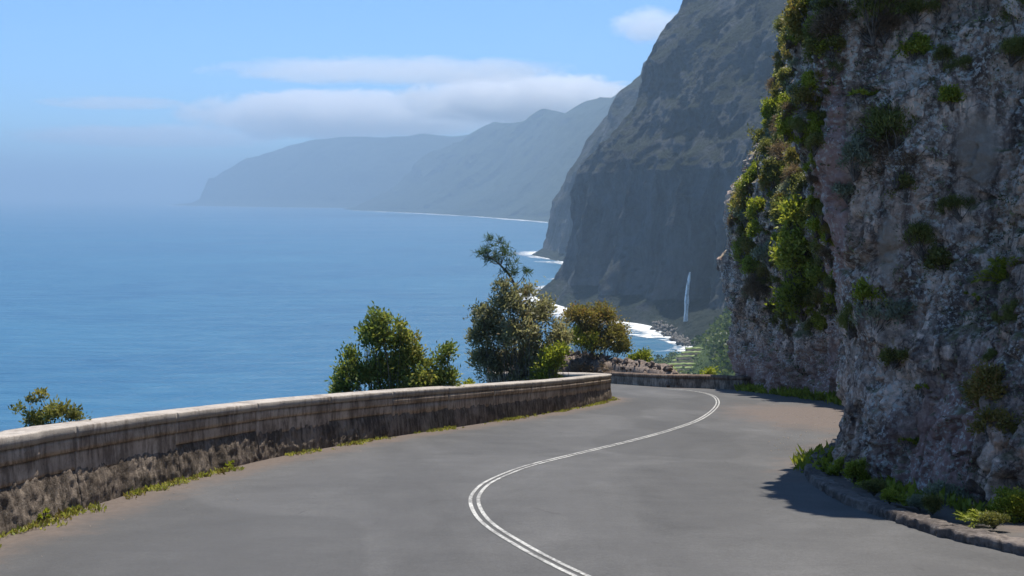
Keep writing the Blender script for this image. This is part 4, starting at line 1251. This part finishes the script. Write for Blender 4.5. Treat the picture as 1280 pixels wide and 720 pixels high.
# dry brush over the mound
MB = [(735, 462, 60, 'dry'), (765, 462, 56, 'dry'), (790, 468, 40, 'dry'), (750, 472, 40, 'rust'), (815, 472, 26, 'dry'), (780, 456, 34, 'olive')]
for (px_, py_, sz, kd) in MB:
    d_ = ray(px_, py_ + 6); y = np.interp(px_, [700, 760, 832], [58.2, 56.2, 52.6])
    p = ORG + d_ * (y / d_.y); s_ = sz / FPX * y
    plant('brush', KIND[kd][0], {'dry': 'tangle of dry brown brush sprawling over the rubble mound', 'rust': 'rusty low scrub in front of the dry brush on the mound', 'olive': 'olive scrub on the crest of the rubble mound'}[kd], 'brush', 'dry brush on the mound' if kd == 'dry' else None, p - Vector((0, 0, s_ * .2)), (s_, s_, s_ * .6), None, rr.uniform(0, 6))

# ------------------------------------------------------------------ pebbles and litter on the road edge
mx = Mix(); rng = np.random.default_rng(8)
oct_v = np.array([[1, 0, 0], [-1, 0, 0], [0, 1, 0], [0, -1, 0], [0, 0, 1], [0, 0, -1]], float)
oct_f = np.array([[0, 2, 4], [2, 1, 4], [1, 3, 4], [3, 0, 4], [2, 0, 5], [1, 2, 5], [3, 1, 5], [0, 3, 5]])
for k in range(420):
    if rng.random() < 0.4:
        s_ = rng.uniform(0, WS[-1]); c_ = at_len(WALL, WS, np.array([s_]))[0]
        T_ = at_len(WALL, WS, np.array([s_ + .2]))[0] - c_; T_ /= np.linalg.norm(T_)
        o_ = 0.1 + abs(rng.normal()) * 0.5
        x, y = c_[0] + T_[1] * o_, c_[1] - T_[0] * o_; r_ = rng.uniform(.004, .011)
    else:
        x, y = ground(rng.uniform(960, 1058), rng.uniform(496, 570)); r_ = rng.uniform(.006, .018)
    Vv = oct_v * r_ * rng.uniform(.6, 1.3, (6, 1)) * np.array([1, 1, .7]) + np.array([x, y, gz(x, y) + r_ * .15])
    mx.add(Vv, oct_f, rng.random())
o = obj('road_grit', mx.mesh('road_grit', M['grit'])); tag(o, 'grit and pebbles strewn along the road edges', 'gravel', kind='stuff')

# ------------------------------------------------------------------ waterfall, shore boulders, woodland of the valley
def pix_on(o, px, py):
    r = o.ray_cast(ORG, ray(px, py).normalized()); return r[1] if r[0] else None
fallp = [(862, 340, 1.2), (860.5, 352, 2.5), (859, 366, 3.2), (858, 382, 3.6), (857.5, 402, 4.2)]
A_ = [pix_on(headland, a, bb) for a, bb, _ in fallp]
print('fall', A_)
if all(a is not None for a in A_):
    dmin = min(a.length for a in A_) - 3
    wf = empty('waterfall', A_[-1])
    tag(wf, 'slender white waterfall dropping down the headland cliff to the shore', 'waterfall')
    rng = np.random.default_rng(2)
    for k in range(4):
        C_ = np.array([np.array(ORG + ray(a, bb).normalized() * dmin) + np.array([(k - 1.5) * wd * 0.2, rng.normal() * .4, 0]) for i, (a, bb, wd) in enumerate(fallp)])
        C_ = catmull(C_, 8)
        t_ = np.linspace(0, 1, len(C_))
        C_[:, 0] += vnoise(np.column_stack([t_ * 6, t_ * 0 + k * 3.3, t_ * 0]), 3) * 0.5
        Vv, F = tube(C_, np.interp(t_, [0, .15, .4, .75, 1], [.2, .5, .8, .9, .8]) * rng.uniform(.6, 1.4), 6)
        o = obj('water_strand', mesh_np('water_strand', Vv, F, M['fall'], True), wf); seat(o, wf)
mx = Mix(); rng = np.random.default_rng(19)
for k in range(700):
    px_ = rng.uniform(818, 872); py_ = rng.uniform(408, 434)
    if py_ > 408 + (px_ - 812) * 0.5 + 4 or py_ < 408 + (px_ - 826) * 0.28: continue
    x, y = on_sea(px_, py_); r_ = rng.uniform(1.0, 2.6)
    x += rng.normal() * 2
    mx.add(oct_v * r_ * rng.uniform(.6, 1.3, (6, 1)) + np.array([x, y, SEA + 0.6 + rng.random() * (2 if py_ > 420 else 5)]), oct_f, rng.random())
M['boulder'] = plain_mat('shore_boulder', (0.05, 0.047, 0.045), (0.15, 0.14, 0.13), 0.4, 0.9)
o = obj('shore_boulders', mx.mesh('shore_boulders', M['boulder'])); tag(o, 'grey boulder beach at the foot of the waterfall', 'boulders', kind='stuff')

mx = Mix(); rng = np.random.default_rng(23)
nu, nv = VP.shape[0], VP.shape[1]
for k in range(3600):
    i = int(rng.uniform(0.02, 0.72) * nu); j = int(rng.uniform(0.02, 0.92) * (nv - 3))
    c_ = VP[i, j]
    qx = 640 + FPX * c_[0] / c_[1]; qy = 242 - FPX * (c_[2] - CAMZ) / c_[1]
    if 850 < qx < 896 and 434 < qy < 470 and rng.random() < 0.93: continue
    if c_[2] < SEA + 3: continue
    r_ = rng.uniform(1.2, 3.4)
    n_ = 26
    off = unit(n_, rng) * r_ * np.array([1, 1, 0.8]) * rng.uniform(.6, 1, (n_, 1))
    Dv = unit(n_, rng) + off / r_ * 0.6; Dv /= np.linalg.norm(Dv, axis=1)[:, None]
    Vv, F = leafset(c_ + off + np.array([0, 0, r_ * .6]), Dv, r_ * .75, r_ * .55, rng)
    mx.add(Vv, F, np.clip(.45 + rng.normal() * .2 + rng.normal(size=n_) * .1, .02, .98))
o = obj('woodland', mx.mesh('woodland', M['leaf_wood_far'])); tag(o, 'far green woodland covering the valley below the bend', 'woodland', kind='stuff')

# cultivated terraces stepping down the valley
M['terrace_wall'] = plain_mat('terrace_stone', (0.06, 0.055, 0.045), (0.16, 0.145, 0.12), 0.5, 0.95)
M['terrace_field'] = plain_mat('terrace_crop', (0.07, 0.11, 0.035), (0.19, 0.23, 0.08), 0.35, 0.95)
for k in range(6):
    hp = pix_on(valley, 872 - 2.5 * k, 439 + 5.0 * k)
    if hp is None: continue
    kx = hp.y / FPX
    L_ = (15 + 3.2 * k - (k > 4) * 6) * kx; dp = 5.0
    te = empty('terrace', hp)
    tag(te, 'narrow cultivated terrace stepping down the green valley below the bend', 'terrace', 'terraces in the valley')
    for nm, z0, z1, y0, mt_ in (('retaining_wall', -4.0, 1.3, 0.0, 'terrace_wall'), ('field', 1.3, 1.75, 0.3, 'terrace_field')):
        n_ = 14
        xx = np.linspace(-L_, L_, n_)
        yo = -2.5 * (xx / L_) ** 2 + y0 + 0.4 * np.sin(xx * 0.9 + k)
        ring = []
        for zz_, yy_ in ((z0, 0.0), (z1, 0.15), (z1 + 0.1, dp), (z0, dp)):
            ring.append(np.stack([xx, yo + yy_, np.full(n_, zz_) + 0.15 * np.sin(xx * 1.7)], -1))
        V_ = np.stack(ring, 1).reshape(-1, 3)
        F_ = []
        for i in range(n_ - 1):
            for j in range(4):
                F_.append([i * 4 + j, i * 4 + (j + 1) % 4, (i + 1) * 4 + (j + 1) % 4, (i + 1) * 4 + j])
        F_ += [[0, 3, 2, 1], [(n_ - 1) * 4 + j for j in range(4)]]
        obj(nm, mesh_np(nm, V_, np.array(F_), M[mt_]), te)

# ------------------------------------------------------------------ clouds above the haze
def cloud(name, label, loc, half, dens, nscale, thr, seed, stretch=(1, 1, 1)):
    import bmesh
    m = bpy.data.materials.new(name + '_vapour'); m.use_nodes = True
    t = m.node_tree; q = NB(t)
    t.nodes.remove(t.nodes['Principled BSDF'])
    pv = q.n('ShaderNodeVolumePrincipled')
    pv.inputs['Color'].default_value = (0.97, 0.97, 0.98, 1)
    pv.inputs['Anisotropy'].default_value = 0.35
    tc = q.n('ShaderNodeTexCoord').outputs['Object']
    mp = q.n('ShaderNodeMapping'); mp.inputs['Scale'].default_value = tuple(nscale * half[k] / half[0] * stretch[k] for k in range(3)); mp.inputs['Location'].default_value = (seed, seed * 1.7, 0)
    q.link(tc, mp.inputs[0])
    nz_ = q.noise(mp.outputs[0], 1.0, 9, 0.72, 0.9)
    sx = q.n('ShaderNodeSeparateXYZ'); q.link(tc, sx.inputs[0])
    ln = q.n('ShaderNodeVectorMath', operation='LENGTH'); q.link(tc, ln.inputs[0])
    fall = q.math('SUBTRACT', 1.0, q.math('POWER', ln.outputs['Value'], 2.2))
    f = q.math('MULTIPLY', q.math('SUBTRACT', q.math('ADD', nz_, q.math('MULTIPLY', fall, 0.46)), thr), 5.5, True)
    f = q.math('MULTIPLY', f, q.math('MULTIPLY', fall, 4.0, True))
    q.link(q.math('MULTIPLY', f, dens), pv.inputs['Density'])
    q.link(pv.outputs[0], t.nodes['Material Output'].inputs['Volume'])
    bm = bmesh.new(); bmesh.ops.create_icosphere(bm, subdivisions=3, radius=1.0)
    me = bpy.data.meshes.new(name); bm.to_mesh(me); bm.free()
    me.materials.append(m)
    o = obj(name, me, None, loc); o.scale = half
    tag(o, label, 'cloud')
    return o
def cloud_px(name, label, px, py, hw, hh, dens, nscale, thr, seed, depth=0.6, sz=2.2):
    D = 612.0 * FPX / (242 - py - hh)              # just above the haze top
    k = D / FPX
    cloud(name, label, ((px - 640) * k, D, CAMZ + (242 - py) * k), (hw * k, hw * k * depth, hh * k), dens, nscale, thr, seed, (1, 1, sz))
cloud_px('cloud_bank', 'bright white cloud bank resting on the far mountain tops', 660, 128, 205, 40, 0.010, 3.2, 0.69, 3.0)
cloud_px('cloud_bank', 'long white cloud bank trailing seaward from the mountain tops', 440, 146, 255, 36, 0.006, 4.2, 0.67, 7.0)
cloud_px('cloud', 'thin white cloud streak floating above the cloud bank', 490, 92, 280, 19, 0.004, 5.0, 0.67, 12.0, 0.4, 3)
cloud_px('cloud', 'faint thin cloud streak out over the open sea', 150, 131, 120, 10, 0.003, 3.0, 0.66, 5.0, 0.5, 3)
cloud_px('cloud', 'pale low cloud veil above the sea horizon', 200, 172, 220, 18, 0.0015, 4.0, 0.66, 15.0, 0.5, 3)
cloud_px('cloud', 'small puffy white cloud beside the headland ridge', 812, 38, 66, 30, 0.008, 2.2, 0.68, 8.0)

# ------------------------------------------------------------------ haze
hz_top = 592.0
V = np.array([[x, y, z] for z in (SEA - 8, hz_top) for y in (-3200, 71000) for x in (-61000, 61000)], float)
F = np.array([[0, 2, 3, 1], [4, 5, 7, 6], [0, 1, 5, 4], [2, 6, 7, 3], [0, 4, 6, 2], [1, 3, 7, 5]])
m = bpy.data.materials.new('haze_air'); m.use_nodes = True
t = m.node_tree; q = NB(t)
t.nodes.remove(t.nodes['Principled BSDF'])
pv = q.n('ShaderNodeVolumePrincipled')
pv.inputs['Color'].default_value = (0.38, 0.52, 0.66, 1)
pv.inputs['Density'].default_value = 1.85e-4
pv.inputs['Anisotropy'].default_value = 0.25
q.link(pv.outputs[0], t.nodes['Material Output'].inputs['Volume'])
tag(obj('haze', mesh_np('haze', V, F, m)), kind='stuff')
